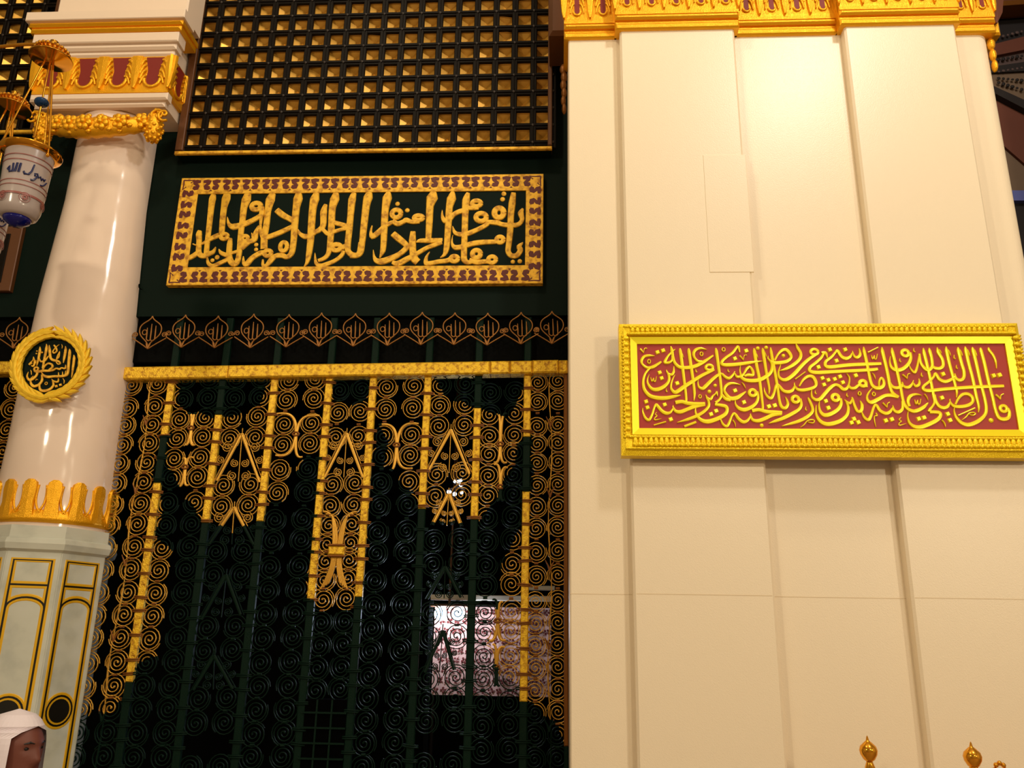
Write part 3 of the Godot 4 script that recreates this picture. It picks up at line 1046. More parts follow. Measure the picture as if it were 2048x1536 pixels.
func make_roundel() -> void:
	var a := deg_to_rad(7.25)
	var p := thing("roundel", "round dark green inscription roundel in a gilded laurel wreath, fixed to the round column", "roundel", Vector3(-2.507, 3.245, 0.323), a)
	var disc := Shape.new()
	disc.lathe([Vector2(0.0, -0.03), Vector2(0.155, -0.03), Vector2(0.155, -0.004), Vector2(0.0, -0.004)], 40, 0, TAU, Vector3.ZERO, false)
	part(p, "green_disc", disc, M.green_board, Transform3D(Basis(Vector3.RIGHT, PI / 2), Vector3.ZERO))
	var rim := Shape.new()
	var rp := []
	for i in 41:
		rp.append(Vector3(cos(TAU * i / 40) * 0.162, sin(TAU * i / 40) * 0.170, -0.012))
	rim.tube(rp, 0.014, 8, 2.0, false)
	part(p, "wreath_ring", rim, M.gold_wreath)
	var leaf := Shape.new()
	leaf.ridge([Vector2(-0.038, 0), Vector2(-0.02, 0.002), Vector2(0.0, 0.003), Vector2(0.02, 0.002), Vector2(0.040, 0)], [0.007, 0.020, 0.025, 0.018, 0.003], 0.018)
	var lm := mesh_of([leaf, M.gold_wreath])
	for s in [-1.0, 1.0]:
		for i in 13:
			var ang: float = -PI / 2 + s * (0.16 + i * 0.232)
			for r in 3:
				var q: float = 0.148 + 0.014 * r
				var d: float = ang + s * PI / 2 + s * (1 - r) * 0.42
				put(p, "laurel_leaf", lm, Transform3D(Basis(Vector3.BACK, d), Vector3(cos(ang + 0.05 * r) * q, sin(ang + 0.05 * r) * q * 1.04, 0.010 if r == 1 else 0.004)))
	var bow := Shape.new()
	for k in 4:
		bow.ball(Vector3(-0.03 + 0.02 * k, -0.168 - 0.006 * (k % 2), 0.014), Vector3(0.012, 0.012, 0.010), 8, 5)
	part(p, "wreath_tie", bow, M.gold_wreath)
	ink_mat = M.gold_paint
	ink_height = 0.005
	ink(p, [983, 591, 22, 1027, 403, 129, 1051, -148, 100, 1074, -608, 22])
	ink(p, [732, 893, 22, 762, 713, 134, 805, 132, 123, 838, -387, 122, 713, -513, 122, 481, -552, 116, 218, -563, 116, -40, -602, 132, -261, -548, 116, -409, -382, 22])
	ink(p, [736, -492, 55, 727, -248, 22])
	ink(p, [625, -497, 66, 586, -311, 22])
	ink(p, [438, -533, 66, 399, -348, 22])
	ink(p, [-376, -495, 66, -313, -779, 110, -417, -1012, 121, -638, -1106, 132, -788, -998, 110, -860, -773, 66, -757, -583, 22])
	ink(p, [508, 1030, 22, 543, 820, 123, 545, 411, 106, 550, 144, 22])
	ink(p, [677, 54, 22, 676, -134, 94, 513, -112, 78, 418, -180, 100, 254, -152, 83, 111, -250, 100, -94, -288, 111, -357, -299, 122, -610, -367, 122, -765, -316, 83])
	ink(p, [-366, -250, 78, -297, -37, 72, -160, 91, 89, 9, 40, 100, 60, -102, 100, -76, -238, 83])
	ink(p, [-428, 1106, 22, -392, 896, 123, -394, 371, 106, -391, -179, 83])
	ink_ring(p, -689, -220, 94, 94, 94)
	ink(p, [-603, -332, 94, -628, -563, 110, -803, -771, 121, -946, -777, 110, -1056, -609, 72, -1031, -379, 17])
	ink(p, [-708, 947, 22, -685, 737, 123, -675, 301, 100, -692, -53, 28])
	ink(p, [-1070, -11, 83, -1021, 83, 61, -928, 232, 44, -927, 406, 28])
	ink(p, [-927, 406, 28, -823, 120, 83, -847, -77, 89, -943, -58, 55])
	ink(p, [-1071, -6, 94, -929, 87, 50])
	ink(p, [-775, 238, 28, -771, 65, 44])
	ink_dot(p, -828, 716, 39, false)
	ink_dot(p, -831, 585, 42, false)
	ink_dot(p, -572, 655, 50, false)
	ink(p, [-286, 1053, 22, -231, 816, 123, -104, 383, 112, 76, 269, 123, 296, 226, 100, 400, 115, 72, 300, 76, 56, 190, 193, 50])
	ink(p, [183, 265, 56, 215, 514, 56, 273, 756, 22])
	ink(p, [279, 721, 28, 283, 458, 56, 200, 324, 50])
	ink(p, [-60, 1063, 73, 67, 917, 84, 128, 744, 73, 12, 645, 73, -52, 736, 56, 76, 976, 45, 201, 1104, 17])
	ink(p, [-631, 355, 17, -548, 184, 83, -368, 221, 111, -214, 481, 45])
	ink(p, [451, -656, 33, 449, -834, 88, 261, -819, 83, 138, -718, 22])
	ink(p, [190, -787, 66, 268, -1013, 99, 146, -1223, 121, -75, -1317, 137, -290, -1291, 120, -382, -1096, 82, -359, -895, 16])
	ink_dot(p, 409, -1064, 115, true)
	ink_dot(p, 594, -985, 116, true)
	ink_dot(p, 874, -1003, 50, false)
	ink_ring(p, -87, -942, 55, 66, 41)
	ink(p, [656, -648, 17, 742, -765, 44, 755, -922, 22])
	ink(p, [306, 1118, 17, 355, 1017, 39, 356, 900, 22])
	ink(p, [-609, -820, 22, -570, -747, 39, -510, -787, 17])
	ink(p, [-941, -289, 22, -895, -373, 39, -859, -530, 17])


# ---------------------------------------------------------------- calligraphy panels
func make_green_panel() -> void:
	var box := Rect2(-2.029, 3.909, 1.852, 0.451)
	var outer := Rect2(-2.134, 3.802, 2.053, 0.661)
	var z := 0.03
	var p := thing("calligraphy_panel", "dark green panel of thick gilded script in a gold and maroon border", "panel", Vector3(box.position.x, box.position.y, z))
	var ground := Shape.new()
	ground.box(Vector3(0, 0, -0.03), Vector3(box.size.x, box.size.y, 0.0))
	part(p, "green_ground", ground, M.green_board)
	var o := Rect2(outer.position - box.position, outer.size)
	var i := Rect2(Vector2.ZERO, box.size)
	for e in [["x", o.position.y, i.position.y, o.position.x, o.end.x], ["x", i.end.y, o.end.y, o.position.x, o.end.x], ["y", o.position.x, i.position.x, i.position.y, i.end.y], ["y", i.end.x, o.end.x, i.position.y, i.end.y]]:
		var s := Shape.new()
		if e[0] == "x":
			s.box(Vector3(e[3], e[1], -0.03), Vector3(e[4], e[2], 0.007), 0.002)
		else:
			s.box(Vector3(e[1], e[3], -0.03), Vector3(e[2], e[4], 0.007), 0.002)
		part(p, "gilded_border", s, M.gold_paint)
	# maroon inlays of the border: paired comma shapes between gilt flowers
	var inlay := Shape.new()
	inlay.ridge([Vector2(-0.021, 0.021), Vector2(0.0, 0.022), Vector2(0.02, 0.020), Vector2(0.012, 0.010), Vector2(0.001, 0.001), Vector2(-0.008, -0.010), Vector2(-0.004, -0.019), Vector2(0.010, -0.020), Vector2(0.021, -0.017)], [0.018, 0.026, 0.022, 0.022, 0.020, 0.022, 0.028, 0.030, 0.020], 0.0016)
	var im := mesh_of([inlay, M.maroon])
	var spot := Shape.new()
	spot.plate([Vector2(-0.008, -0.004), Vector2(0.008, -0.004), Vector2(0, 0.006)], 0, 0.0015)
	var sm := mesh_of([spot, M.maroon])
	var bw := -o.position.x
	var n := 34
	var step := (o.size.x - 0.13) / n
	for k in n:
		for side in [0, 1]:
			var y: float = (i.end.y + o.end.y) / 2 + 0.006 if side == 1 else (o.position.y + i.position.y) / 2 - 0.006
			var b := Basis.from_scale(Vector3(1 if k % 2 else -1, 1 if side == 1 else -1, 1))
			put(p, "maroon_inlay", im, Transform3D(b, Vector3(o.position.x + 0.065 + (k + 0.5) * step, y, 0.0064)))
			if k % 2:
				put(p, "maroon_spot", sm, Transform3D(Basis.from_scale(Vector3(1, 1 if side == 1 else -1, 1)), Vector3(o.position.x + 0.065 + (k + 1.0) * step, y - (0.036 if side == 1 else -0.036), 0.0066)))
	n = 8
	step = (o.size.y - 0.14) / n
	for k in n:
		for side in [0, 1]:
			var x: float = (i.end.x + o.end.x) / 2 + 0.004 if side == 1 else (o.position.x + i.position.x) / 2 - 0.004
			var b := Basis(Vector3.BACK, PI / 2) * Basis.from_scale(Vector3(1 if k % 2 else -1, 1 if side == 0 else -1, 1))
			put(p, "maroon_inlay", im, Transform3D(b, Vector3(x, o.position.y + 0.07 + (k + 0.5) * step, 0.0064)))
	var corner := Shape.new()
	corner.ridge([Vector2(-0.03, 0.03), Vector2(0.0, 0.028), Vector2(0.03, 0.03), Vector2(0.012, 0.012)], [0.010, 0.008, 0.014, 0.008], 0.0016)
	corner.ridge([Vector2(-0.03, 0.03), Vector2(-0.028, 0.0), Vector2(-0.03, -0.03), Vector2(-0.012, -0.012)], [0.010, 0.008, 0.014, 0.008], 0.0016)
	var cm := mesh_of([corner, M.maroon])
	for e in [[-1, 1], [1, 1], [-1, -1], [1, -1]]:
		var q := Vector3(o.position.x + 0.045 if e[0] < 0 else o.end.x - 0.045, o.end.y - 0.045 if e[1] > 0 else o.position.y + 0.045, 0.0064)
		put(p, "maroon_inlay", cm, Transform3D(Basis.from_scale(Vector3(-e[0], e[1], 1)), q))
	ink_mat = M.gold_paint
	ink_height = 0.006
	ink(p, [905, 4506, 239, 857, 4242, 381, 857, 3609, 332, 889, 2285, 288, 914, 1253, 273, 942, 672, 298])
	ink(p, [936, 740, 298, 1113, 833, 278, 1311, 938, 232, 1428, 1226, 33])
	ink(p, [402, 2244, 202, 365, 2020, 329, 431, 1605, 287, 496, 918, 299, 709, 703, 298, 965, 706, 265])
	ink(p, [495, 935, 279, 198, 685, 279, -138, 503, 246])
	ink(p, [110, 1422, 67, 333, 1349, 80, 701, 1469, 147, 911, 1630, 220, 1246, 1830, 287, 1522, 1962, 287])
	ink_ring(p, 1819, 1870, 186, 160, 253)
	ink(p, [1686, 4679, 306, 1638, 4221, 475, 1590, 3661, 338, 1600, 2963, 323, 1651, 2028, 300])
	ink(p, [2196, 1759, 166, 2179, 1400, 305, 2232, 718, 316, 2400, 309, 328, 2661, 221, 315, 2778, 709, 289, 2736, 1903, 305, 2735, 2764, 321, 2727, 3633, 370, 2806, 4155, 506, 2869, 4646, 291])
	ink(p, [1626, 1086, 46, 1763, 879, 218, 2077, 738, 270, 2299, 751, 198])
	ink(p, [2323, 836, 165, 2693, 965, 185])
	ink(p, [1022, 603, 66, 1129, 245, 198, 1404, 88, 237, 1771, 252, 237, 2165, 465, 230])
	ink_dot(p, 1570, 611, 139, false)
	ink_dot(p, 1325, 428, 119, false)
	ink_ring(p, 3426, 3720, 255, 208, 309)
	ink(p, [3733, 3677, 268, 3790, 3224, 300, 3607, 3038, 280, 3212, 2788, 307, 2781, 2590, 334, 2279, 2470, 374, 1992, 2642, 187, 1869, 3061, 27])
	ink(p, [3787, 3259, 234, 3796, 2568, 133, 3865, 2085, 185, 4059, 1705, 277])
	ink_ring(p, 3010, 1743, 166, 159, 238)
	ink_ring(p, 2994, 1351, 132, 99, 191)
	ink(p, [2868, 1149, 297, 3250, 1516, 277, 3554, 1681, 297, 3586, 2091, 278, 3719, 2500, 100])
	ink(p, [3359, 2061, 46, 3451, 1786, 152, 3586, 1680, 132])
	ink_dot(p, 3678, 1355, 125, false)
	ink_dot(p, 3701, 1066, 121, false)
	ink(p, [3052, 643, 46, 3090, 298, 183, 3264, 178, 327, 3548, 561, 295, 3967, 841, 301, 4217, 870, 262])
	ink_ring(p, 4377, 834, 196, 170, 261)
	ink(p, [4292, 4536, 303, 4179, 4119, 503, 4119, 3424, 347, 4121, 2560, 338, 4077, 1876, 370, 4137, 1092, 367])
	ink(p, [4154, 450, 85, 4214, 79, 195, 4489, 175, 201, 4828, 674, 235])
	ink(p, [4610, 3482, 320, 4948, 3196, 345, 5311, 2981, 305, 5704, 2765, 330])
	ink(p, [5630, 2458, 263, 4963, 2097, 296, 4351, 1836, 297, 4009, 1757, 290])
	ink(p, [5756, 4601, 268, 5752, 4182, 500, 5708, 3558, 385, 5720, 2525, 369, 5751, 1502, 333, 5708, 844, 312, 5476, 596, 260, 5220, 684, 286, 4938, 689, 287, 4636, 543, 202, 4415, 143, 189])
	ink_ring(p, 5229, 1224, 189, 268, 261)
	ink(p, [6803, 4571, 233, 6702, 4157, 498, 6646, 3535, 403, 6663, 2504, 380, 6695, 1484, 364, 6670, 643, 297, 6618, 242, 187, 6480, -22, 32])
	ink(p, [5942, 2264, 39, 6069, 2005, 197, 6362, 1829, 301, 6670, 1891, 294, 6907, 2090, 261, 7148, 2238, 294, 7318, 2524, 321, 7276, 3347, 369, 7369, 3793, 185])
	ink(p, [7301, 2286, 196, 7598, 1991, 234, 7818, 1935, 195])
	ink(p, [7891, 4541, 265, 7836, 4126, 496, 7745, 3507, 369, 7788, 2479, 359, 7798, 1463, 324, 7758, 808, 264, 7560, 511, 232, 7229, 359, 193])
	ink(p, [7870, 2682, 261, 8375, 2534, 261, 8785, 2389, 299])
	ink(p, [7873, 2070, 228, 8329, 2230, 202, 8788, 2321, 227])
	ink_ring(p, 8171, 1153, 245, 181, 297)
	ink(p, [8480, 1130, 296, 8750, 1276, 258])
	ink(p, [8582, 944, 199, 8504, 678, 231, 8183, 377, 224, 7734, 158, 256, 7370, 64, 257, 7112, 251, 187, 7016, 821, 26])
	ink(p, [8926, 4512, 231, 8822, 4100, 408, 8809, 3138, 346, 8799, 2118, 344, 8786, 1276, 328, 8862, 889, 295, 9148, 674, 320, 9449, 779, 294, 9525, 1429, 315])
	ink(p, [9784, 4540, 283, 9712, 4214, 492, 9639, 3631, 399, 9602, 2439, 363, 9573, 1428, 328, 9530, 844, 307, 9319, 658, 294, 8982, 670, 295])
	ink(p, [10869, 4544, 183, 10797, 4185, 497, 10728, 3433, 377, 10739, 2414, 361, 10765, 1405, 320, 10740, 906, 287, 10612, 493, 32])
	ink(p, [10069, 2446, 58, 10018, 2092, 135, 10117, 1787, 296, 10419, 2033, 315, 10770, 2413, 271, 11188, 2674, 213])
	ink_ring(p, 11368, 3179, 246, 239, 298)
	ink(p, [11185, 2742, 258, 11467, 2560, 296, 11798, 2687, 264, 11947, 2775, 309, 12317, 2648, 218, 12680, 2691, 244])
	ink_ring(p, 12612, 2912, 244, 148, 276)
	ink_dot(p, 11397, 3792, 136, false)
	ink_dot(p, 11966, 3385, 136, false)
	ink(p, [13387, 4559, 246, 13312, 4151, 598, 13214, 3608, 393, 13225, 2695, 358, 13218, 1624, 304])
	ink(p, [12568, 1404, 32, 12776, 1516, 241, 13407, 1520, 291, 14006, 1558, 202])
	ink(p, [13980, 1410, 215, 13565, 1252, 253, 13120, 1062, 240, 12678, 772, 259, 12384, 579, 290, 12089, 419, 315, 11646, 163, 341, 11312, 234, 190])
	ink(p, [11246, 1965, 333, 11592, 1657, 358, 11904, 1383, 325, 12056, 1181, 292, 11919, 951, 292, 11627, 691, 291, 11183, 451, 355, 10735, 293, 374, 10429, 354, 279, 10291, 615, 134, 10229, 982, 19])
	ink(p, [12350, 2076, 268, 12347, 1541, 369, 12404, 876, 354, 12508, 445, 416, 12725, 228, 371])
	ink(p, [13330, 833, 38, 13160, 500, 163, 13175, 171, 288, 13444, 173, 250, 13844, 259, 256, 14244, 301, 269, 14450, 380, 281])
	ink_ring(p, 14689, 425, 193, 162, 275)
	ink(p, [14454, 4512, 181, 14393, 4087, 489, 14294, 3513, 359, 14283, 2671, 356, 14260, 1669, 322, 14230, 1008, 302, 14134, 664, 188, 13915, 480, 25])
	ink(p, [13914, 3370, 26, 13935, 2981, 166, 14086, 2709, 293, 14325, 2804, 293, 14559, 3101, 262, 14916, 3295, 294, 15216, 3338, 255])
	ink_ring(p, 15794, 3762, 243, 179, 281)
	ink(p, [15273, 3505, 287, 15633, 3479, 255, 15933, 3471, 178])
	ink(p, [15318, 4420, 193, 15205, 3964, 404, 15192, 2985, 337, 15200, 1650, 321, 15200, 826, 319, 15237, 367, 317, 15447, 200, 248, 15740, 286, 236])
	ink_ring(p, 16075, 2913, 285, 241, 310)
	ink(p, [16465, 2620, 252, 16363, 2439, 252, 15891, 2167, 258, 15389, 1938, 290, 15002, 1880, 271, 14666, 1994, 221, 14523, 2380, 25])
	ink_ring(p, 17054, 3174, 253, 291, 348)
	ink(p, [16361, 2623, 240, 16925, 2576, 302, 17222, 2470, 257, 17665, 2410, 288, 18107, 2450, 256, 18327, 2743, 226, 18253, 3145, 327, 18371, 3409, 101])
	ink_dot(p, 17299, 4347, 143, false)
	ink_dot(p, 17233, 4010, 143, false)
	ink(p, [17835, 4400, 254, 17763, 3760, 374, 17707, 2924, 333, 17695, 2260, 332, 17640, 1437, 311, 17599, 848, 285, 17790, 584, 284, 18082, 612, 284, 18256, 901, 284, 18197, 1131, 285, 18396, 1350, 43])
	ink_dot(p, 17864, 226, 126, false)
	ink_dot(p, 18237, 252, 132, false)
	ink_ring(p, 17140, 1545, 187, 175, 274)
	ink(p, [16935, 1418, 249, 16198, 1399, 288, 15607, 1312, 301, 15164, 1156, 288, 14720, 1098, 289, 14536, 1333, 132, 14537, 1697, 44, 14573, 1836, 19])
	ink_ring(p, 15882, 699, 218, 224, 299)
	ink(p, [15504, 330, 280, 15918, 209, 279, 16359, 250, 254, 16682, 196, 204])
	ink_ring(p, 16739, 358, 204, 186, 266)


func make_red_plaque() -> void:
	var box := Rect2(0.349, 2.857, 1.582, 0.384)
	var outer := Rect2(0.271, 2.735, 1.722, 0.598)
	var p := thing("inscription_plaque", "red plaque of flowing gold script in a carved gold frame on the pillar", "plaque", Vector3(box.position.x, box.position.y, 0.63))
	var o := Rect2(outer.position - box.position, outer.size)
	var i := Rect2(Vector2.ZERO, box.size)
	var ground := Shape.new()
	ground.box(Vector3(-0.01, -0.01, -0.05), Vector3(box.size.x + 0.01, box.size.y + 0.01, 0.0))
	part(p, "red_ground", ground, M.red_enamel)
	var frame_ring := func(a: Rect2, b: Rect2, za: float, zb: float, called: String, m: Material) -> void:
		# four mitred lengths between the outline a (inner, at height za) and b (outer, at height zb)
		var ca := [a.position, Vector2(a.end.x, a.position.y), a.end, Vector2(a.position.x, a.end.y)]
		var cb := [b.position, Vector2(b.end.x, b.position.y), b.end, Vector2(b.position.x, b.end.y)]
		for k in 4:
			var s := Shape.new()
			var j := (k + 1) % 4
			var P := [cb[k], cb[j], ca[j], ca[k]]
			var hz := [zb, zb, za, za]
			var t := []
			var u := []
			for q in 4:
				t.append(Vector3(P[q].x, P[q].y, hz[q]))
				u.append(Vector3(P[q].x, P[q].y, -0.05))
			s.quad(t[0], t[1], t[2], t[3])
			for q in 4:
				s.quad(u[q], u[(q + 1) % 4], t[(q + 1) % 4], t[q])
			part(p, called, s, m)
	var f1 := i.grow(0.030)
	var lb := 0.030
	frame_ring.call(i, f1, 0.008, 0.014, "inner_fillet", M.gold_bright)
	var f2 := Rect2(f1.position - Vector2(0.012, 0.012), f1.size + Vector2(0.024, 0.024))
	frame_ring.call(f1, f2, 0.004, 0.012, "hollow_moulding", M.gold_carved)
	var f3 := Rect2(o.position + Vector2(0.018, 0.030), o.size - Vector2(0.036, 0.046))
	frame_ring.call(f2, f3, 0.020, 0.026, "ornament_band", M.gold_carved)
	frame_ring.call(f3, o, 0.020, 0.012, "outer_moulding", M.gold_carved)
	# carved beads and leaves along the ornament band
	var leaf := Shape.new()
	leaf.ball(Vector3(0, 0.0, 0), Vector3(0.012, 0.022, 0.010), 8, 6)
	for d in [-1.0, 0.0, 1.0]:
		leaf.ball(Vector3(d * 0.007, -0.016 + 0.003 * absf(d), 0.004), Vector3(0.006, 0.011, 0.008), 6, 4)
	var lm := mesh_of([leaf, M.gold_carved])
	var up := Shape.new()
	up.ball(Vector3(0, 0, 0), Vector3(0.011, 0.017, 0.008), 8, 6)
	up.ball(Vector3(0.007, 0.012, 0.002), Vector3(0.006, 0.008, 0.007), 6, 4)
	up.ball(Vector3(-0.007, 0.012, 0.002), Vector3(0.006, 0.008, 0.007), 6, 4)
	var um := mesh_of([up, M.gold_carved])
	var n := 74
	for k in n:
		var x := lerpf(f3.position.x + 0.03, f3.end.x - 0.03, (k + 0.5) / n)
		put(p, "carved_leaf", lm, Transform3D(Basis.IDENTITY, Vector3(x, (f2.position.y + f3.position.y) / 2 + 0.004, 0.024)))
		put(p, "carved_leaf", um, Transform3D(Basis.IDENTITY, Vector3(x, (f2.end.y + f3.end.y) / 2, 0.023)))
	n = 16
	for k in n:
		var y := lerpf(f3.position.y + 0.04, f3.end.y - 0.04, (k + 0.5) / n)
		for e in [(f2.position.x + f3.position.x) / 2, (f2.end.x + f3.end.x) / 2]:
			put(p, "carved_leaf", um, Transform3D(Basis(Vector3.BACK, PI / 2 if e < 0 else -PI / 2), Vector3(e, y, 0.023)))
	# twisted rope edging
	for e in [[Vector2(f3.position.x, f3.position.y), Vector2(f3.end.x, f3.position.y)], [Vector2(f3.position.x, f3.end.y), Vector2(f3.end.x, f3.end.y)], [Vector2(f2.position.x, f2.position.y), Vector2(f2.end.x, f2.position.y)], [Vector2(f2.position.x, f2.end.y), Vector2(f2.end.x, f2.end.y)]]:
		var s := Shape.new()
		var a: Vector2 = e[0]
		var b: Vector2 = e[1]
		var pts := []
		var rad := []
		var m := 220
		for k in m + 1:
			var q := a.lerp(b, float(k) / m)
			pts.append(Vector3(q.x, q.y, 0.024))
			rad.append(0.0062 + 0.0018 * (k % 2))
		s.tube(pts, rad, 6, 1.0)
		part(p, "rope_edge", s, M.gold_carved)
	ink_mat = M.gold_bright
	ink_height = 0.007
	ink(p, [143, 3621, 72, 213, 3541, 61, 285, 3433, 28])
	ink(p, [285, 3433, 22, 321, 3594, 39, 384, 3652, 50, 439, 3623, 44])
	ink_dot(p, 900, 3467, 171, true)
	ink_dot(p, 1150, 3549, 172, true)
	ink(p, [761, 3282, 22, 522, 3309, 105, 308, 3261, 121, 192, 3084, 121, 226, 2899, 88, 429, 2744, 115, 696, 2789, 148, 1047, 3019, 83])
	ink(p, [562, 2760, 93, 330, 2460, 93, 235, 2121, 104, 274, 1757, 136, 479, 1480, 163, 791, 1371, 184, 1185, 1361, 178, 1502, 1419, 146, 1832, 1478, 22])
	ink_ring(p, 516, 3029, 61, 88, 47)
	ink(p, [1585, 2811, 27, 1569, 2556, 110, 1481, 2428, 123, 1362, 2455, 77, 1285, 2539, 68, 1257, 2652, 22])
	ink(p, [1273, 2582, 60, 1359, 2356, 109, 1325, 2103, 114, 1121, 1876, 163, 828, 1748, 179, 591, 1788, 136, 438, 2011, 93, 431, 2236, 55, 507, 2434, 22])
	ink_dot(p, 967, 2528, 164, true)
	ink_dot(p, 1040, 2269, 164, true)
	ink(p, [564, 2293, 33, 613, 2110, 49, 688, 2266, 33, 695, 2125, 44, 764, 2126, 44, 811, 2337, 27])
	ink(p, [1489, 3738, 28, 1529, 3552, 138, 1560, 3266, 127, 1630, 2982, 127, 1810, 2784, 143, 2020, 2744, 154, 2286, 2760, 165, 2554, 2833, 165, 2879, 3006, 151, 3316, 3309, 69])
	ink(p, [1677, 3596, 33, 1403, 3351, 83, 1235, 3092, 121, 1205, 2978, 110, 1378, 2980, 110, 1514, 3095, 77, 1521, 3294, 39])
	ink(p, [3048, 3579, 22, 2798, 3643, 94, 2582, 3583, 133, 2475, 3417, 127, 2502, 3217, 99, 2642, 3047, 99, 2826, 3020, 110])
	ink_ring(p, 2814, 3376, 61, 83, 47)
	ink(p, [1878, 3641, 33, 1900, 3498, 138, 1958, 2842, 132, 2021, 1997, 114, 2059, 1438, 103, 2052, 1216, 97])
	ink(p, [1919, 3498, 66, 1988, 3341, 44, 2031, 3207, 17])
	ink(p, [2260, 3644, 33, 2273, 3501, 138, 2329, 2846, 137, 2395, 2140, 120, 2427, 1581, 108, 2388, 1233, 22])
	ink_ring(p, 3120, 2753, 154, 121, 126)
	ink(p, [3327, 2656, 99, 3071, 2535, 137, 2747, 2368, 150, 2395, 2140, 164, 1990, 1870, 179, 1720, 1672, 179, 1561, 1629, 157, 1435, 1795, 98, 1456, 2048, 76, 1542, 2273, 55, 1626, 2415, 22])
	ink_dot(p, 1706, 2036, 169, true)
	ink(p, [2522, 2683, 16, 2539, 2578, 49, 2579, 2531, 55])
	ink(p, [1224, 1793, 16, 1215, 1681, 49, 1256, 1637, 54])
	ink(p, [3438, 3654, 33, 3470, 3482, 138, 3528, 2714, 126, 3576, 2010, 114, 3575, 1535, 97, 3491, 1312, 92, 3301, 1150, 124])
	ink(p, [3271, 1075, 108, 3531, 1041, 145, 3738, 982, 156, 3782, 817, 134, 3669, 624, 161, 3321, 428, 182, 2926, 315, 192, 2643, 394, 155, 2469, 612, 102, 2432, 805, 64, 2461, 965, 22])
	ink(p, [3650, 2475, 77, 3461, 2397, 131, 3188, 2170, 147, 2913, 1892, 163, 2777, 1793, 147, 2635, 1862, 92, 2598, 2058, 49, 2622, 2198, 22])
	ink_dot(p, 3336, 1938, 82, false)
	ink_dot(p, 3074, 1665, 89, false)
	ink_ring(p, 2657, 1430, 54, 76, 43)
	ink(p, [3405, 1437, 22, 3388, 1645, 81, 3318, 1547, 60, 3196, 1449, 81, 3098, 1309, 121, 2970, 1363, 92, 2897, 1515, 22])
	ink(p, [2931, 1391, 68, 3015, 1197, 102, 2993, 975, 113, 2788, 753, 134, 2467, 557, 147, 2070, 403, 128, 1622, 261, 16])
	ink_dot(p, 3316, 791, 166, true)
	ink_dot(p, 3091, 646, 166, true)
	ink(p, [1586, 1156, 167, 1862, 1200, 162, 2096, 1133, 162, 2487, 1095, 167, 2854, 1107, 151])
	ink(p, [2853, 1071, 129, 2431, 992, 178, 2086, 857, 161, 1795, 744, 172, 1586, 775, 134, 1492, 934, 75, 1485, 1031, 22])
	ink(p, [1486, 906, 54, 1349, 712, 107, 1165, 683, 156, 985, 791, 145, 834, 983, 135, 757, 1065, 108, 675, 926, 81, 562, 594, 91, 426, 373, 118, 272, 482, 107, 186, 728, 65, 177, 908, 22])
	ink_dot(p, 335, 1200, 167, true)
	ink_dot(p, 387, 937, 167, true)
	ink_dot(p, 1132, 1069, 162, true)
	ink_dot(p, 1366, 410, 171, true)
	ink(p, [779, 720, 21, 706, 623, 43, 783, 555, 43, 689, 472, 38, 692, 376, 54, 962, 428, 21])
	ink(p, [629, 142, 53, 1154, 298, 59])
	ink(p, [1924, 92, 101, 2436, 288, 102])
	ink(p, [4481, 3433, 22, 4451, 3633, 105, 4389, 3719, 94, 4162, 3430, 116, 3887, 3228, 116, 3692, 3042, 126, 3691, 2900, 137, 3923, 2873, 165, 4374, 2905, 159, 4908, 2981, 132, 5427, 3042, 22])
	ink_dot(p, 4255, 3174, 165, true)
	ink_dot(p, 4765, 3535, 171, true)
	ink(p, [4460, 3296, 66, 4548, 3200, 55, 4609, 3092, 27])
	ink(p, [4609, 3092, 22, 4659, 3292, 39, 4714, 3326, 39, 4772, 3321, 44])
	ink_ring(p, 3786, 3585, 66, 83, 47)
	ink(p, [3914, 2695, 16, 3925, 2590, 49, 3970, 2543, 55])
	ink(p, [3650, 2475, 93, 3791, 2321, 120, 3946, 2261, 125, 4112, 2408, 93, 4220, 2579, 27])
	ink(p, [4195, 2494, 55, 4292, 2325, 109, 4452, 2369, 98, 4433, 2609, 60, 4467, 2849, 22])
	ink(p, [4478, 2355, 120, 4603, 2483, 82, 4734, 2696, 115, 4870, 2776, 93, 4986, 2585, 115, 4968, 2402, 115, 4771, 2414, 126, 4610, 2356, 82])
	ink(p, [4450, 2327, 131, 4627, 2188, 152, 4941, 2149, 174, 5259, 2193, 174, 5531, 2336, 164, 5754, 2535, 137, 5827, 2790, 115, 5808, 2988, 99, 5686, 3158, 60, 5688, 3286, 22])
	ink(p, [5098, 3644, 33, 5120, 3467, 144, 5166, 2870, 132, 5239, 2306, 125, 5278, 1606, 114, 5303, 1052, 97, 5288, 873, 91])
	ink(p, [5141, 3467, 72, 5206, 3339, 44, 5243, 3197, 17])
	ink(p, [5470, 3647, 33, 5492, 3470, 138, 5536, 2873, 126, 5582, 2309, 109, 5636, 1805, 92, 5603, 1526, 16])
	ink(p, [5520, 3499, 66, 5587, 3371, 39, 5619, 3237, 17])
	ink(p, [5823, 3679, 33, 5837, 3473, 121, 5885, 2961, 121, 5951, 2312, 120, 5994, 1752, 114, 6028, 1252, 113, 6102, 977, 134, 6255, 923, 134, 6370, 1090, 113, 6344, 1283, 81, 6287, 1421, 22])
	ink_dot(p, 5277, 3654, 91, false)
	ink_dot(p, 5643, 3686, 91, false)
	ink(p, [5958, 3075, 77, 6122, 3361, 88, 6320, 3548, 127, 6506, 3564, 149, 6652, 3365, 138, 6662, 3194, 115, 6472, 3037, 148, 6204, 2978, 159, 5939, 2967, 154, 5797, 3031, 110])
	ink_dot(p, 6357, 3306, 88, false)
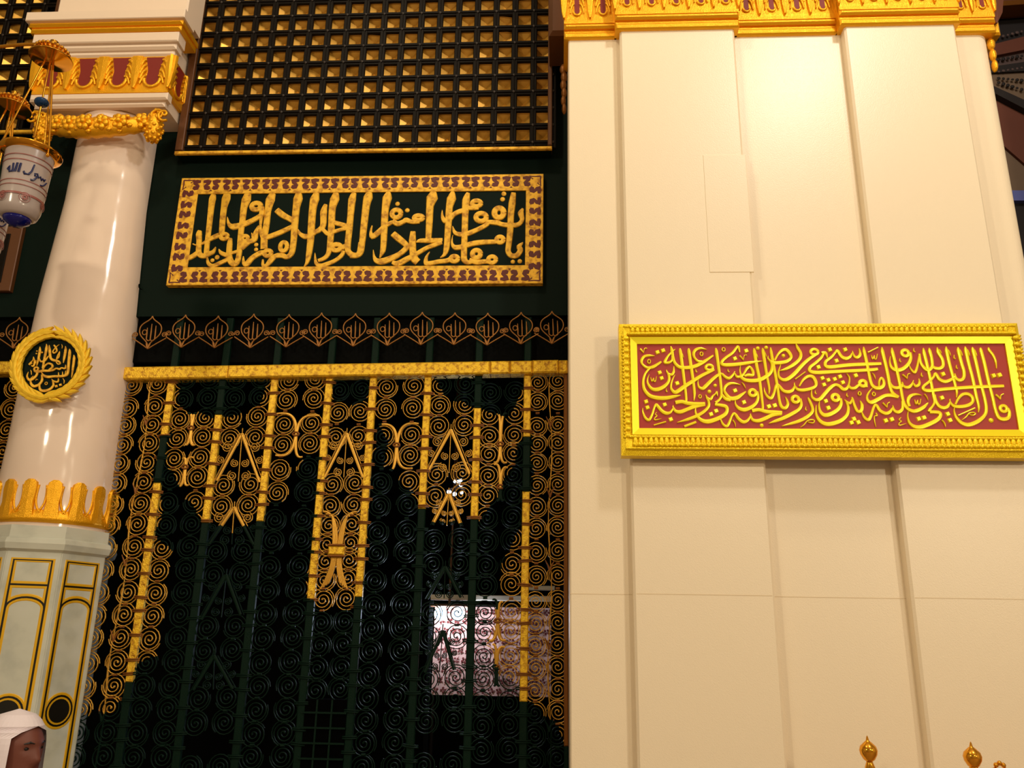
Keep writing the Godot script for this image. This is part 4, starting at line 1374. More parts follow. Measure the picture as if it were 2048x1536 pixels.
	ink(p, [6929, 3848, 39, 6991, 3668, 124, 7105, 3398, 124, 7034, 3141, 137, 6752, 2883, 148, 6423, 2696, 120, 6126, 2595, 16])
	ink_ring(p, 7693, 3474, 160, 127, 132)
	ink(p, [7722, 3331, 110, 7430, 3138, 137, 7092, 2829, 151, 6750, 2459, 164, 6445, 2226, 163, 6233, 2202, 136, 6089, 2341, 98, 6088, 2566, 71, 6171, 2793, 44, 6205, 2921, 16])
	ink(p, [6773, 2218, 49, 7230, 2554, 49])
	ink(p, [8226, 3179, 22, 8195, 3392, 116, 8114, 3434, 88, 7964, 3205, 110, 7681, 2948, 121, 7462, 2776, 126, 7424, 2606, 137, 7650, 2529, 164, 8072, 2541, 164, 8442, 2564, 153, 8970, 2591, 147, 9630, 2625, 142, 10106, 2657, 137, 10319, 2687, 120])
	ink_dot(p, 7813, 2779, 170, true)
	ink(p, [6922, 1900, 60, 7099, 2181, 98, 7321, 2346, 125, 7529, 2326, 147, 7639, 2102, 136, 7604, 1906, 114, 7386, 1793, 135, 7067, 1728, 146, 6833, 1760, 119, 6727, 1926, 65, 6723, 2066, 22])
	ink(p, [6727, 1926, 54, 6622, 1730, 125, 6433, 1645, 151, 6227, 1699, 135, 6082, 1893, 114, 5982, 1970, 119, 5895, 1835, 98, 5829, 1611, 97, 5682, 1360, 135, 5530, 1442, 108, 5437, 1636, 70, 5418, 1845, 16])
	ink_dot(p, 5569, 999, 172, true)
	ink_dot(p, 5820, 1043, 172, true)
	ink_ring(p, 4911, 1603, 141, 141, 146)
	ink(p, [5111, 1661, 97, 5131, 1411, 113, 5043, 1160, 124, 4824, 965, 156, 4530, 846, 183, 4298, 905, 150, 4163, 1069, 81, 4147, 1268, 22])
	ink_dot(p, 4522, 1183, 167, true)
	ink(p, [4418, 1956, 16, 4145, 2029, 92, 3934, 2013, 120, 3770, 1886, 119, 3714, 1704, 98, 3805, 1510, 124, 3955, 1350, 184, 4218, 1374, 184, 4434, 1515, 130, 4631, 1656, 43])
	ink_dot(p, 4174, 1708, 168, true)
	ink(p, [4477, 2080, 16, 4563, 1963, 54, 4628, 1796, 16])
	ink(p, [3581, 1535, 108, 3744, 1328, 135, 3951, 1267, 135])
	ink_ring(p, 6711, 1314, 140, 140, 146)
	ink(p, [6909, 1344, 102, 6939, 1095, 113, 6825, 873, 134, 6525, 678, 155, 6149, 482, 155, 5776, 342, 123, 5497, 236, 16])
	ink(p, [7239, 1396, 27, 7295, 1264, 108, 7390, 961, 113, 7361, 741, 123, 7112, 519, 144, 6789, 352, 144, 6444, 239, 117, 6042, 121, 21])
	ink(p, [7120, 1000, 16, 7105, 862, 48, 7148, 816, 54])
	ink(p, [4835, 800, 156, 5130, 844, 150, 5438, 764, 161, 5801, 740, 161, 6099, 723, 134])
	ink(p, [6082, 660, 107, 5689, 610, 155, 5368, 461, 160, 5076, 357, 160, 4844, 393, 128, 4763, 579, 75, 4769, 675, 21])
	ink(p, [4763, 565, 64, 4608, 358, 117, 4424, 302, 149, 4249, 437, 134, 4128, 628, 118, 4039, 668, 96, 3940, 516, 80, 3823, 241, 107, 3712, 104, 112, 3562, 212, 96, 3469, 471, 37])
	ink_dot(p, 5207, 159, 88, false)
	ink(p, [3991, 385, 48, 4078, 244, 43, 4095, 75, 16])
	ink(p, [6821, 74, 16, 6985, 190, 48, 7131, 355, 48, 7337, 406, 53, 7424, 358, 48, 7352, 262, 48, 7148, 301, 32])
	ink(p, [7576, 1716, 16, 7568, 1599, 49, 7616, 1550, 54])
	ink(p, [9623, 3632, 28, 9645, 3362, 121, 9513, 3218, 126, 9386, 3274, 99, 9322, 3516, 22])
	ink(p, [9306, 3416, 55, 9199, 3244, 110, 9008, 3171, 154, 8831, 3269, 137, 8693, 3525, 127, 8609, 3467, 88, 8406, 3237, 110, 8152, 3037, 126, 8124, 2838, 137, 8343, 2783, 159, 9088, 2869, 159, 9881, 2910, 148, 10489, 2929, 126])
	ink(p, [7998, 3433, 83, 8130, 3435, 99, 8221, 3236, 33])
	ink_dot(p, 8372, 3579, 171, true)
	ink_dot(p, 9029, 3585, 171, true)
	ink_dot(p, 8609, 3069, 170, true)
	ink(p, [9820, 3700, 33, 9829, 3506, 132, 9887, 2966, 131, 9922, 2487, 120, 9984, 2011, 125, 10126, 1845, 152, 10308, 1833, 162, 10474, 1932, 135, 10513, 2127, 114, 10433, 2281, 98, 10322, 2126, 81, 10280, 1818, 54])
	ink(p, [9982, 3444, 55, 10440, 3676, 55])
	ink(p, [10116, 3314, 27, 10152, 3133, 44, 10239, 3304, 27, 10233, 3153, 41, 10303, 3145, 44, 10372, 3373, 28])
	ink(p, [10599, 3683, 33, 10607, 3483, 143, 10672, 2916, 131, 10723, 2353, 131, 10753, 1851, 124, 10834, 1601, 130, 11050, 1415, 135])
	ink(p, [11039, 1437, 151, 10746, 1503, 156, 10483, 1481, 146, 10182, 1318, 161, 9910, 1191, 172, 9760, 1259, 118, 9738, 1452, 81, 9847, 1648, 70, 9998, 1822, 22])
	ink_ring(p, 10034, 1552, 59, 81, 46)
	ink(p, [10056, 2511, 16, 10138, 2404, 49, 10174, 2231, 16])
	ink(p, [10751, 2102, 76, 10837, 1907, 119, 10987, 1839, 135, 11200, 1877, 130, 11290, 1995, 81, 11280, 2106, 22])
	ink(p, [11274, 1967, 65, 11382, 1870, 124, 11538, 1871, 130, 11682, 1998, 92, 11766, 2180, 22])
	ink(p, [11740, 2055, 54, 11817, 1916, 114, 11952, 1959, 114, 12009, 2085, 92, 11996, 2252, 22])
	ink(p, [11020, 3658, 33, 11027, 3458, 138, 11093, 2920, 131, 11143, 2357, 125, 11192, 1799, 119, 11228, 1245, 118, 11340, 943, 134, 11560, 808, 155, 11769, 832, 161, 12043, 977, 145, 12251, 1171, 38])
	ink(p, [11194, 1245, 91, 11161, 914, 113, 10985, 761, 144, 10810, 828, 118, 10768, 1061, 21])
	ink(p, [10758, 951, 59, 10624, 771, 123, 10436, 701, 144, 10214, 822, 134, 10104, 1041, 118, 10029, 1068, 97, 9936, 902, 96, 9802, 572, 112, 9684, 412, 128, 9538, 509, 107, 9456, 706, 64, 9461, 815, 27])
	ink_ring(p, 11564, 3420, 143, 143, 149)
	ink(p, [11777, 3436, 110, 11771, 3180, 126, 11645, 2924, 137, 11386, 2697, 158, 11118, 2638, 175, 10918, 2749, 120, 10864, 3003, 71, 10916, 3273, 16])
	ink(p, [11951, 3643, 17, 11937, 3509, 50, 11990, 3461, 55])
	ink(p, [11302, 3171, 16, 11291, 3057, 49, 11332, 3001, 55])
	ink(p, [12141, 2520, 16, 12128, 2394, 49, 12173, 2344, 54])
	ink(p, [11666, 2868, 27, 11725, 2671, 71, 11868, 2532, 114, 12007, 2815, 87, 12122, 3212, 71, 12161, 3382, 44])
	ink(p, [12161, 3382, 82, 12174, 2957, 109, 12330, 2691, 136, 12483, 2650, 136, 12638, 2820, 120, 12654, 3216, 121, 12617, 3500, 138, 12606, 3648, 33])
	ink(p, [11334, 2437, 65, 11435, 2346, 54, 11511, 2243, 27])
	ink(p, [11511, 2243, 22, 11557, 2439, 38, 11652, 2474, 49])
	ink_ring(p, 9620, 2036, 136, 130, 152)
	ink(p, [9795, 1940, 163, 9636, 1919, 125, 9429, 1945, 108, 9262, 1823, 125, 9079, 1830, 119, 9001, 1988, 65])
	ink(p, [8976, 2479, 22, 9078, 2283, 60, 9028, 2003, 71, 8920, 1806, 125, 8761, 1771, 152, 8615, 1915, 136, 8436, 1964, 130, 8216, 1828, 146, 7931, 1519, 151, 7760, 1337, 151, 7574, 1289, 135, 7431, 1404, 97, 7409, 1598, 54, 7450, 1807, 16])
	ink_dot(p, 9363, 2398, 174, true)
	ink_dot(p, 8690, 2350, 163, true)
	ink_dot(p, 8458, 2235, 163, true)
	ink_dot(p, 8179, 2191, 163, true)
	ink_dot(p, 8786, 2084, 163, true)
	ink_dot(p, 7936, 2273, 163, true)
	ink_dot(p, 7979, 1979, 163, true)
	ink_ring(p, 8404, 1399, 140, 140, 151)
	ink(p, [8617, 1359, 102, 8615, 1110, 124, 8452, 861, 150, 8124, 660, 171, 7862, 622, 171, 7717, 772, 123, 7679, 1019, 70, 7723, 1254, 22])
	ink_dot(p, 7988, 1243, 167, true)
	ink_dot(p, 8068, 940, 172, true)
	ink(p, [9422, 1261, 27, 9488, 1063, 123, 9436, 829, 134, 9277, 786, 123, 9170, 1060, 113, 9116, 1336, 92, 9097, 1419, 32])
	ink(p, [9087, 1308, 59, 8995, 1141, 108, 8870, 1195, 97, 8770, 1311, 22])
	ink(p, [8843, 1195, 65, 8901, 948, 113, 8824, 645, 123, 8570, 396, 160, 8222, 256, 181, 7909, 226, 176, 7661, 360, 149, 7527, 660, 96, 7562, 1059, 21])
	ink(p, [8904, 1606, 16, 8889, 1486, 49, 8936, 1434, 54])
	ink_ring(p, 9436, 1575, 59, 81, 46)
	ink_dot(p, 9093, 456, 171, true)
	ink_dot(p, 8975, 291, 170, true)
	ink_dot(p, 9261, 307, 170, true)
	ink(p, [10028, 716, 64, 10068, 596, 53, 9963, 573, 37, 9937, 409, 43, 9966, 104, 16])
	ink(p, [10363, 1168, 64, 10456, 1058, 54, 10525, 957, 27])
	ink(p, [10525, 957, 21, 10559, 1128, 38, 10653, 1184, 48])
	ink_dot(p, 10411, 386, 176, true)
	ink_dot(p, 10670, 443, 171, true)
	ink(p, [11052, 524, 27, 10964, 419, 43, 11048, 352, 43, 10950, 277, 37, 10953, 174, 53, 11232, 253, 16])
	ink(p, [12026, 1495, 16, 11792, 1549, 92, 11549, 1469, 135, 11428, 1247, 124, 11464, 1013, 107])
	ink(p, [11710, 1310, 27, 11746, 1106, 40, 11833, 1292, 27, 11826, 1126, 38, 11892, 1113, 40, 11968, 1340, 27])
	ink(p, [11376, 784, 21, 11332, 559, 53, 11377, 287, 106, 11567, 125, 154, 11849, 114, 170, 12197, 240, 170, 12554, 434, 160, 12699, 627, 133, 12635, 749, 144, 12270, 773, 139])
	ink_dot(p, 11783, 468, 171, true)
	ink(p, [12246, 781, 128, 12310, 897, 107, 12413, 1008, 86, 12524, 1202, 86, 12522, 1533, 119, 12491, 2089, 119, 12435, 2790, 126, 12370, 3413, 138, 12356, 3646, 33])
	ink(p, [12635, 2820, 120, 12744, 2731, 136, 12953, 2724, 136, 13098, 2852, 126, 13098, 3135, 126, 12967, 3446, 138, 12947, 3674, 33])
	ink(p, [13007, 3574, 66, 13064, 3489, 44, 13096, 3396, 16])
	ink(p, [13325, 3705, 33, 13329, 3506, 138, 13370, 2939, 126, 13437, 2377, 120, 13497, 1875, 108, 13510, 1653, 92, 13460, 1403, 16])
	ink(p, [13375, 3563, 72, 13440, 3436, 44, 13470, 3285, 16])
	ink(p, [13824, 3681, 33, 13830, 3510, 143, 13876, 3000, 131, 13933, 2550, 125, 13868, 2269, 125, 13702, 2184, 136, 13560, 2266, 114, 13534, 2490, 22])
	ink(p, [13524, 2336, 65, 13312, 2194, 130, 13069, 2122, 146, 12846, 2232, 136, 12730, 2483, 109, 12620, 2314, 87, 12386, 2088, 108, 12182, 1933, 108, 12132, 1785, 130, 12346, 1712, 157, 13004, 1782, 146, 14055, 1866, 146, 14840, 1901, 146, 15493, 1926, 124])
	ink(p, [13876, 3567, 72, 13941, 3440, 44, 13967, 3284, 16])
	ink_dot(p, 13049, 2463, 174, true)
	ink(p, [14131, 3712, 33, 14147, 3513, 143, 14184, 2946, 131, 14257, 2244, 125, 14290, 1549, 119, 14330, 1026, 91, 14278, 751, 16])
	ink(p, [14193, 3570, 72, 14249, 3442, 44, 14274, 3281, 16])
	ink(p, [14431, 3686, 33, 14450, 3515, 143, 14499, 2949, 131, 14553, 2107, 125, 14624, 1414, 118, 14630, 946, 118, 14528, 644, 123, 14211, 368, 160, 13807, 215, 170, 13509, 307, 144, 13331, 551, 107, 13287, 796, 53, 13316, 961, 21])
	ink(p, [14494, 3558, 72, 14545, 3436, 44, 14571, 3277, 16])
	ink(p, [14770, 3660, 33, 14779, 3518, 132, 14840, 2952, 131, 14892, 2110, 125, 14961, 1417, 118, 14995, 867, 118, 15082, 540, 144, 15278, 460, 160, 15480, 530, 144, 15554, 763, 118, 15508, 941, 107])
	ink_ring(p, 15338, 925, 134, 134, 139)
	ink(p, [15113, 3669, 39, 15125, 3549, 110, 15254, 3323, 99, 15323, 3040, 82, 15312, 2708, 16])
	ink_dot(p, 15149, 2392, 174, true)
	ink_dot(p, 15401, 2422, 179, true)
	ink(p, [15112, 1543, 75, 15198, 1447, 65, 15273, 1323, 27])
	ink(p, [15273, 1323, 21, 15314, 1503, 38, 15435, 1573, 54])
	ink(p, [13620, 3332, 16, 13599, 3196, 49, 13646, 3145, 55])
	ink(p, [13651, 2871, 16, 13636, 2744, 49, 13683, 2699, 55])
	ink(p, [12139, 2520, 16, 12121, 2394, 49, 12167, 2338, 54])
	ink(p, [13381, 1099, 70, 13527, 1349, 97, 13731, 1544, 124, 13942, 1568, 135, 14108, 1437, 129, 14102, 1216, 113, 13882, 1063, 145, 13538, 1005, 145, 13284, 1043, 123, 13175, 1221, 64, 13184, 1346, 22])
	ink(p, [13173, 1208, 59, 13048, 1014, 123, 12860, 957, 150, 12688, 1038, 134, 12587, 1257, 124, 12561, 1534, 108])
	ink_dot(p, 12863, 1398, 172, true)
	ink_dot(p, 13010, 684, 171, true)
	ink_dot(p, 13070, 412, 170, true)
	ink_dot(p, 14765, 414, 106, false)
	ink(p, [13429, 617, 53, 14165, 947, 59])
	ink(p, [13547, 416, 16, 13744, 555, 48, 13892, 715, 48, 14077, 749, 53, 14147, 690, 48, 14036, 626, 48, 13885, 660, 32])
	ink(p, [12148, 1563, 49, 12236, 1420, 38, 12264, 1287, 16])
	ink(p, [12727, 414, 48, 12822, 273, 48, 12838, 110, 16])
	ink_dot(p, 12011, 524, 171, true)


# ---------------------------------------------------------------- pillar
func make_pillar() -> void:
	var o := thing("pillar", "broad square cream pillar with two raised pilaster strips and a carved gold cornice", "pillar", Vector3(1.12, 0, 0.15))
	var X := func(x: float) -> float: return x - 1.12
	var yc := 4.965
	var z0 := 0.5 - 0.15
	var zp := 0.56 - 0.15
	var yj := 2.17
	for e in [[0.0, 5.9]]:
		var core := Shape.new()
		core.box(Vector3(X.call(0.052), e[0], -0.12), Vector3(X.call(1.93), e[1], z0), 0.006)
		part(o, "pillar_core", core, M.cream_paint)
		var cor := Shape.new()   # rounded right-hand corner
		var prof := []
		var pts := []
		for k in 9:
			var a := PI / 2 * k / 8
			pts.append(Vector2(2.13 + 0.06 * sin(a) - 1.12, z0 - 0.02 - 0.06 * (1.0 - cos(a))))
		pts.push_front(Vector2(X.call(2.0), z0 - 0.02))
		pts.push_front(Vector2(X.call(2.0), z0))
		pts.push_front(Vector2(X.call(1.93), z0))
		pts.append(Vector2(2.19 - 1.12, -0.12))
		for k in pts.size() - 1:
			cor.quad(Vector3(pts[k].x, e[0], pts[k].y), Vector3(pts[k + 1].x, e[0], pts[k + 1].y), Vector3(pts[k + 1].x, e[1], pts[k + 1].y), Vector3(pts[k].x, e[1], pts[k].y))
		part(o, "rounded_corner", cor, M.cream_paint)
		for q in [[0.314, 0.892], [1.440, 1.984]]:
			var s := Shape.new()
			s.box(Vector3(X.call(q[0]), e[0], z0 - 0.01), Vector3(X.call(q[1]), e[1], zp), 0.010)
			part(o, "pilaster", s, M.cream_paint)
	var j := Shape.new()
	j.box(Vector3(X.call(0.054), yj - 0.0014, z0 - 0.05), Vector3(X.call(1.99), yj + 0.0014, z0 + 0.0006))
	for q in [[0.326, 0.880], [1.452, 1.972]]:
		j.box(Vector3(X.call(q[0]), yj - 0.0014, zp - 0.02), Vector3(X.call(q[1]), yj + 0.0014, zp + 0.0006))
	part(o, "joint_line", j, M.joint)
	# access flap plastered over on the first strip
	var fl := Shape.new()
	fl.box(Vector3(X.call(0.699), 3.619, zp - 0.004), Vector3(X.call(0.902), 4.238, zp + 0.0025), 0.002)
	part(o, "access_flap", fl, M.cream_paint)
	# stepped cornice: recessed, proud, recessed, proud, recessed
	for e in [[0.03, 0.300, 0.0], [0.290, 0.915, 0.06], [0.905, 1.42, 0.0], [1.415, 2.005, 0.06], [1.995, 2.215, -0.015]]:
		var d: float = e[2]
		for q in [[yc, yc + 0.035, 0.020, 0.008], [yc + 0.035, yc + 0.055, 0.010, 0.004], [yc + 0.055, yc + 0.085, 0.030, 0.010]]:
			var s := Shape.new()
			s.box(Vector3(X.call(e[0]), q[0], 0.1), Vector3(X.call(e[1]), q[1], z0 + d + q[2]), q[3])
			part(o, "gilded_moulding", s, M.gold_capital)
		var w: float = e[1] - e[0]
		var n := maxi(1, roundi(w / 0.125))
		var back := Shape.new()
		back.box(Vector3(X.call(e[0]), yc + 0.085, 0.1), Vector3(X.call(e[1]), yc + 0.5, z0 + d + 0.005))
		part(o, "cornice_core", back, M.gold_capital)
		acanthus(o, Transform3D(Basis.IDENTITY, Vector3(X.call(e[0]), yc + 0.085, z0 + d + 0.020)), n, w / n, 0.27, 0.20, M.red_ground, M.gold_capital)
	# leaf and bead that turn the right-hand corner
	var s := Shape.new()
	for k in 3:
		s.ball(Vector3(X.call(2.205), 4.93 - 0.065 * k, 0.30), Vector3(0.020 - 0.003 * k, 0.036, 0.022), 8, 6)
	part(o, "corner_leaf", s, M.gold_capital)
	s = Shape.new()
	s.box(Vector3(X.call(2.17), 4.97, -0.1), Vector3(X.call(2.25), 5.3, 0.33), 0.01)
	part(o, "cornice_return", s, M.gold_capital)
	var lf := Shape.new()
	lf.ridge([Vector2(0.0, 0.0), Vector2(0.03, 0.10), Vector2(0.05, 0.22), Vector2(0.10, 0.36)], [0.01, 0.09, 0.13, 0.03], 0.02)
	part(o, "corner_leaf", lf, M.stone_red, Transform3D(Basis(Vector3.UP, 0.5), Vector3(X.call(2.215), 5.02, 0.335)))
	# end of a gilded drop from the capital behind the pillar
	var drop := Shape.new()
	for k in 6:
		drop.ball(Vector3(0.004 * (k % 2), -0.05 * k, 0.0), Vector3(0.020 - 0.0015 * k, 0.034, 0.02), 8, 6)
	part(o, "hanging_cone", drop, M.gold_dull, Transform3D(Basis.IDENTITY, Vector3(X.call(0.028), 4.98, 0.10)))
	var cp := Shape.new()
	cp.box(Vector3(X.call(-0.05), 5.12, -0.05), Vector3(X.call(0.052), 5.9, 0.22), 0.02)
	part(o, "capital_edge", cp, M.brown_frame)


# ---------------------------------------------------------------- mosque lamp
func make_lamp(at: Vector3, label: String) -> void:
	# origin at the foot of the glass
	var o := thing("hanging_lamp", label, "lamp", at, 0.0, "")
	var g := Shape.new()
	var H := 0.30
	g.lathe([Vector2(0.0, 0.006), Vector2(0.05, 0.0), Vector2(0.070, 0.012), Vector2(0.080, 0.04), Vector2(0.084, 0.10), Vector2(0.088, 0.2), Vector2(0.092, H), Vector2(0.088, H), Vector2(0.080, 0.1), Vector2(0.06, 0.03), Vector2(0.0, 0.02)], 40)
	part(o, "glass_beaker", g, M.opal_glass)
	var b := Shape.new()
	b.lathe([Vector2(0.0, -0.035), Vector2(0.022, -0.030), Vector2(0.048, -0.012), Vector2(0.054, 0.004), Vector2(0.03, 0.010)], 32)
	part(o, "blue_foot", b, M.blue_glass)
	for e in [[0.075, 0.084, 0.0843, "rose_print"], [0.115, 0.118, 0.0857, "rose_print"], [0.135, 0.1385, 0.0863, "rose_print"], [0.225, 0.229, 0.0900, "rose_print"], [0.248, 0.252, 0.0911, "rose_print"]]:
		var s := Shape.new()
		s.lathe([Vector2(e[2], e[0]), Vector2(e[2] + 0.001, e[0]), Vector2(e[2] + 0.0012, e[1]), Vector2(e[2], e[1])], 40)
		part(o, "printed_line", s, M[e[3]])
	var facing := atan2(-at.x, 4.2 - at.z)
	for k in 6:
		var s := Shape.new()
		var a := facing + 0.12 + TAU * k / 6
		for r in [0.021, 0.013]:
			var pts := []
			for q in 17:
				pts.append(Vector3(cos(TAU * q / 16) * r, sin(TAU * q / 16) * r, 0))
			s.tube(pts, 0.0016, 4, 0.5)
		for q in 8:
			s.ball(Vector3(cos(TAU * q / 8) * 0.007, sin(TAU * q / 8) * 0.007, 0), Vector3(0.004, 0.004, 0.001), 6, 4)
		part(o, "printed_rosette", s, M.rose_print, Transform3D(Basis(Vector3.UP, a), Vector3(sin(a) * 0.0848, 0.065, cos(a) * 0.0848)))
	# blue writing round the middle, bent to the glass
	var word := [
		[[0.060, 0.0], [0.052, -0.012], [0.044, -0.020], [0.036, -0.022]],
		[[0.050, 0.008], [0.046, 0.0], [0.040, 0.006], [0.036, -0.002], [0.030, 0.006], [0.024, 0.0]],
		[[0.024, 0.0], [0.018, 0.012], [0.011, 0.010], [0.012, 0.001], [0.020, 0.0], [0.010, -0.016], [0.002, -0.018]],
		[[0.004, 0.040], [0.0, 0.012], [-0.006, 0.0], [-0.018, -0.002], [-0.022, 0.006]],
		[[-0.034, 0.034], [-0.036, 0.0]],
		[[-0.044, 0.034], [-0.046, 0.002], [-0.054, 0.0], [-0.056, 0.032]],
		[[-0.056, 0.004], [-0.064, 0.0], [-0.068, 0.022], [-0.074, 0.012], [-0.066, 0.006]]]
	for w in word:
		var s := Shape.new()
		var pts := []
		for q in w:
			var a: float = facing + 0.17 + q[0] * 1.25 / 0.088
			pts.append(Vector3(sin(a) * 0.0878, 0.168 + q[1] * 1.2, cos(a) * 0.0878))
		s.tube(pts, 0.0054, 5, 0.5)
		part(o, "blue_letter", s, M.blue_print)
	# brass cup rim, rods, cover and bead
	var rim := Shape.new()
	rim.lathe([Vector2(0.092, H - 0.012), Vector2(0.104, H - 0.008), Vector2(0.118, H + 0.002), Vector2(0.120, H + 0.008), Vector2(0.110, H + 0.010), Vector2(0.094, H + 0.004)], 48)
	part(o, "brass_rim", rim, M.brass)
	var yt := H + 0.47
	for k in 3:
		var a := facing + 0.55 + TAU * k / 3
		var s := Shape.new()
		s.tube([Vector3(sin(a) * 0.112, H - 0.03, cos(a) * 0.112), Vector3(sin(a) * 0.11, H + 0.01, cos(a) * 0.11), Vector3(sin(a) * 0.02, yt - 0.01, cos(a) * 0.02)], 0.0042, 8, 1.0)
		s.ball(Vector3(sin(a) * 0.112, H - 0.03, cos(a) * 0.112), Vector3(0.008, 0.010, 0.008), 8, 6)
		part(o, "brass_rod", s, M.brass)
	var dish := Shape.new()
	dish.lathe([Vector2(0.0, yt - 0.012), Vector2(0.03, yt - 0.008), Vector2(0.068, yt + 0.004), Vector2(0.086, yt + 0.002), Vector2(0.087, yt + 0.008), Vector2(0.072, yt + 0.016), Vector2(0.066, yt + 0.034), Vector2(0.062, yt + 0.052), Vector2(0.018, yt + 0.062), Vector2(0.014, yt + 0.09), Vector2(0.017, yt + 0.094), Vector2(0.0, yt + 0.1)], 40)
	part(o, "brass_cover", dish, M.brass)
	for k in 22:
		var a := TAU * k / 22
		var s := Shape.new()
		s.ball(Vector3.ZERO, Vector3(0.0085, 0.0085, 0.0085), 8, 6)
		part(o, "cover_bead", s, M.brass, Transform3D(Basis.IDENTITY, Vector3(sin(a) * 0.064, yt + 0.042, cos(a) * 0.066)))
	var rod := Shape.new()
	rod.lathe([Vector2(0.0, H + 0.08), Vector2(0.006, H + 0.085), Vector2(0.0045, H + 0.20), Vector2(0.004, yt - 0.01)], 10)
	part(o, "centre_rod", rod, M.brass)
	var bead := Shape.new()
	bead.ball(Vector3(0, H + 0.255, 0), Vector3(0.029, 0.020, 0.029), 20, 12)
	part(o, "blue_bead", bead, M.teal_glass)
	var arm := Shape.new()
	arm.tube(bez(Vector2(0.0, yt + 0.075), Vector2(-0.10, yt + 0.09), Vector2(-0.26, yt + 0.10), Vector2(-0.62, yt - 0.02), 16, 0.0), 0.0075, 10, 1.0)
	arm.ball(Vector3(0, yt + 0.085, 0), Vector3(0.014, 0.018, 0.014), 12, 8)
	part(o, "brass_arm", arm, M.brass)


# ---------------------------------------------------------------- railing, person, interior, hall
func make_railing() -> void:
	var o := thing("brass_railing", "polished brass railing in front of the pillar, two ball finials showing", "railing", Vector3(1.11, 1.562, 0.85) * Vector3(1, 0, 1))
	var x1: float = 1.476 - 1.116
	var top: float = 1.618
	for x: float in [0.0, x1, 2 * x1]:
		var s := Shape.new()
		var r := 0.0305
		var pr := [Vector2(0.05, 0.0), Vector2(0.05, 0.03), Vector2(0.02, 0.06), Vector2(0.018, top - 0.16), Vector2(0.026, top - 0.15), Vector2(0.018, top - 0.135), Vector2(0.012, top - 0.11), Vector2(0.02, top - 0.095), Vector2(0.012, top - 0.08), Vector2(0.018, top - 0.055), Vector2(0.011, top - 0.036)]
		s.lathe(pr, 20)
		var dy := 0.0 if x < 0.1 else -0.012
		part(o, "post", s, M.brass, Transform3D(Basis.IDENTITY, Vector3(x, 0, 0)))
		var f := Shape.new()
		f.lathe([Vector2(0.010, -0.036), Vector2(0.020, -0.028), Vector2(0.029, -0.012), Vector2(0.0315, 0.002), Vector2(0.027, 0.016), Vector2(0.014, 0.028), Vector2(0.006, 0.034), Vector2(0.003, 0.046), Vector2(0.0, 0.052)], 24)
		part(o, "ball_finial", f, M.brass, Transform3D(Basis.IDENTITY, Vector3(x, top + dy, 0)))
	for y in [top - 0.22, 0.9, 0.25]:
		var s := Shape.new()
		s.tube([Vector3(0, y, 0), Vector3(x1, y, 0), Vector3(2 * x1, y, 0)], 0.014, 10, 1.0)
		part(o, "rail", s, M.brass)
	for k in 7:
		var s := Shape.new()
		var x := 2.0 * x1 * (k + 0.5) / 7.0 + 0.01
		s.tube([Vector3(x, 0.25, 0), Vector3(x, top - 0.22, 0)], 0.007, 8, 1.0)
		part(o, "baluster", s, M.brass)
	var cr := Shape.new()
	for k in 5:
		var a := PI * k / 4
		cr.ball(Vector3(cos(a) * 0.018, sin(a) * 0.022, 0), Vector3(0.009, 0.009, 0.009), 8, 6)
	cr.tube([Vector3(0, -0.25, 0), Vector3(0, -0.02, 0)], 0.008, 8, 1.0)
	part(o, "leaf_crest", cr, M.brass, Transform3D(Basis.IDENTITY, Vector3(1.566 - 1.116, 1.566, 0)))


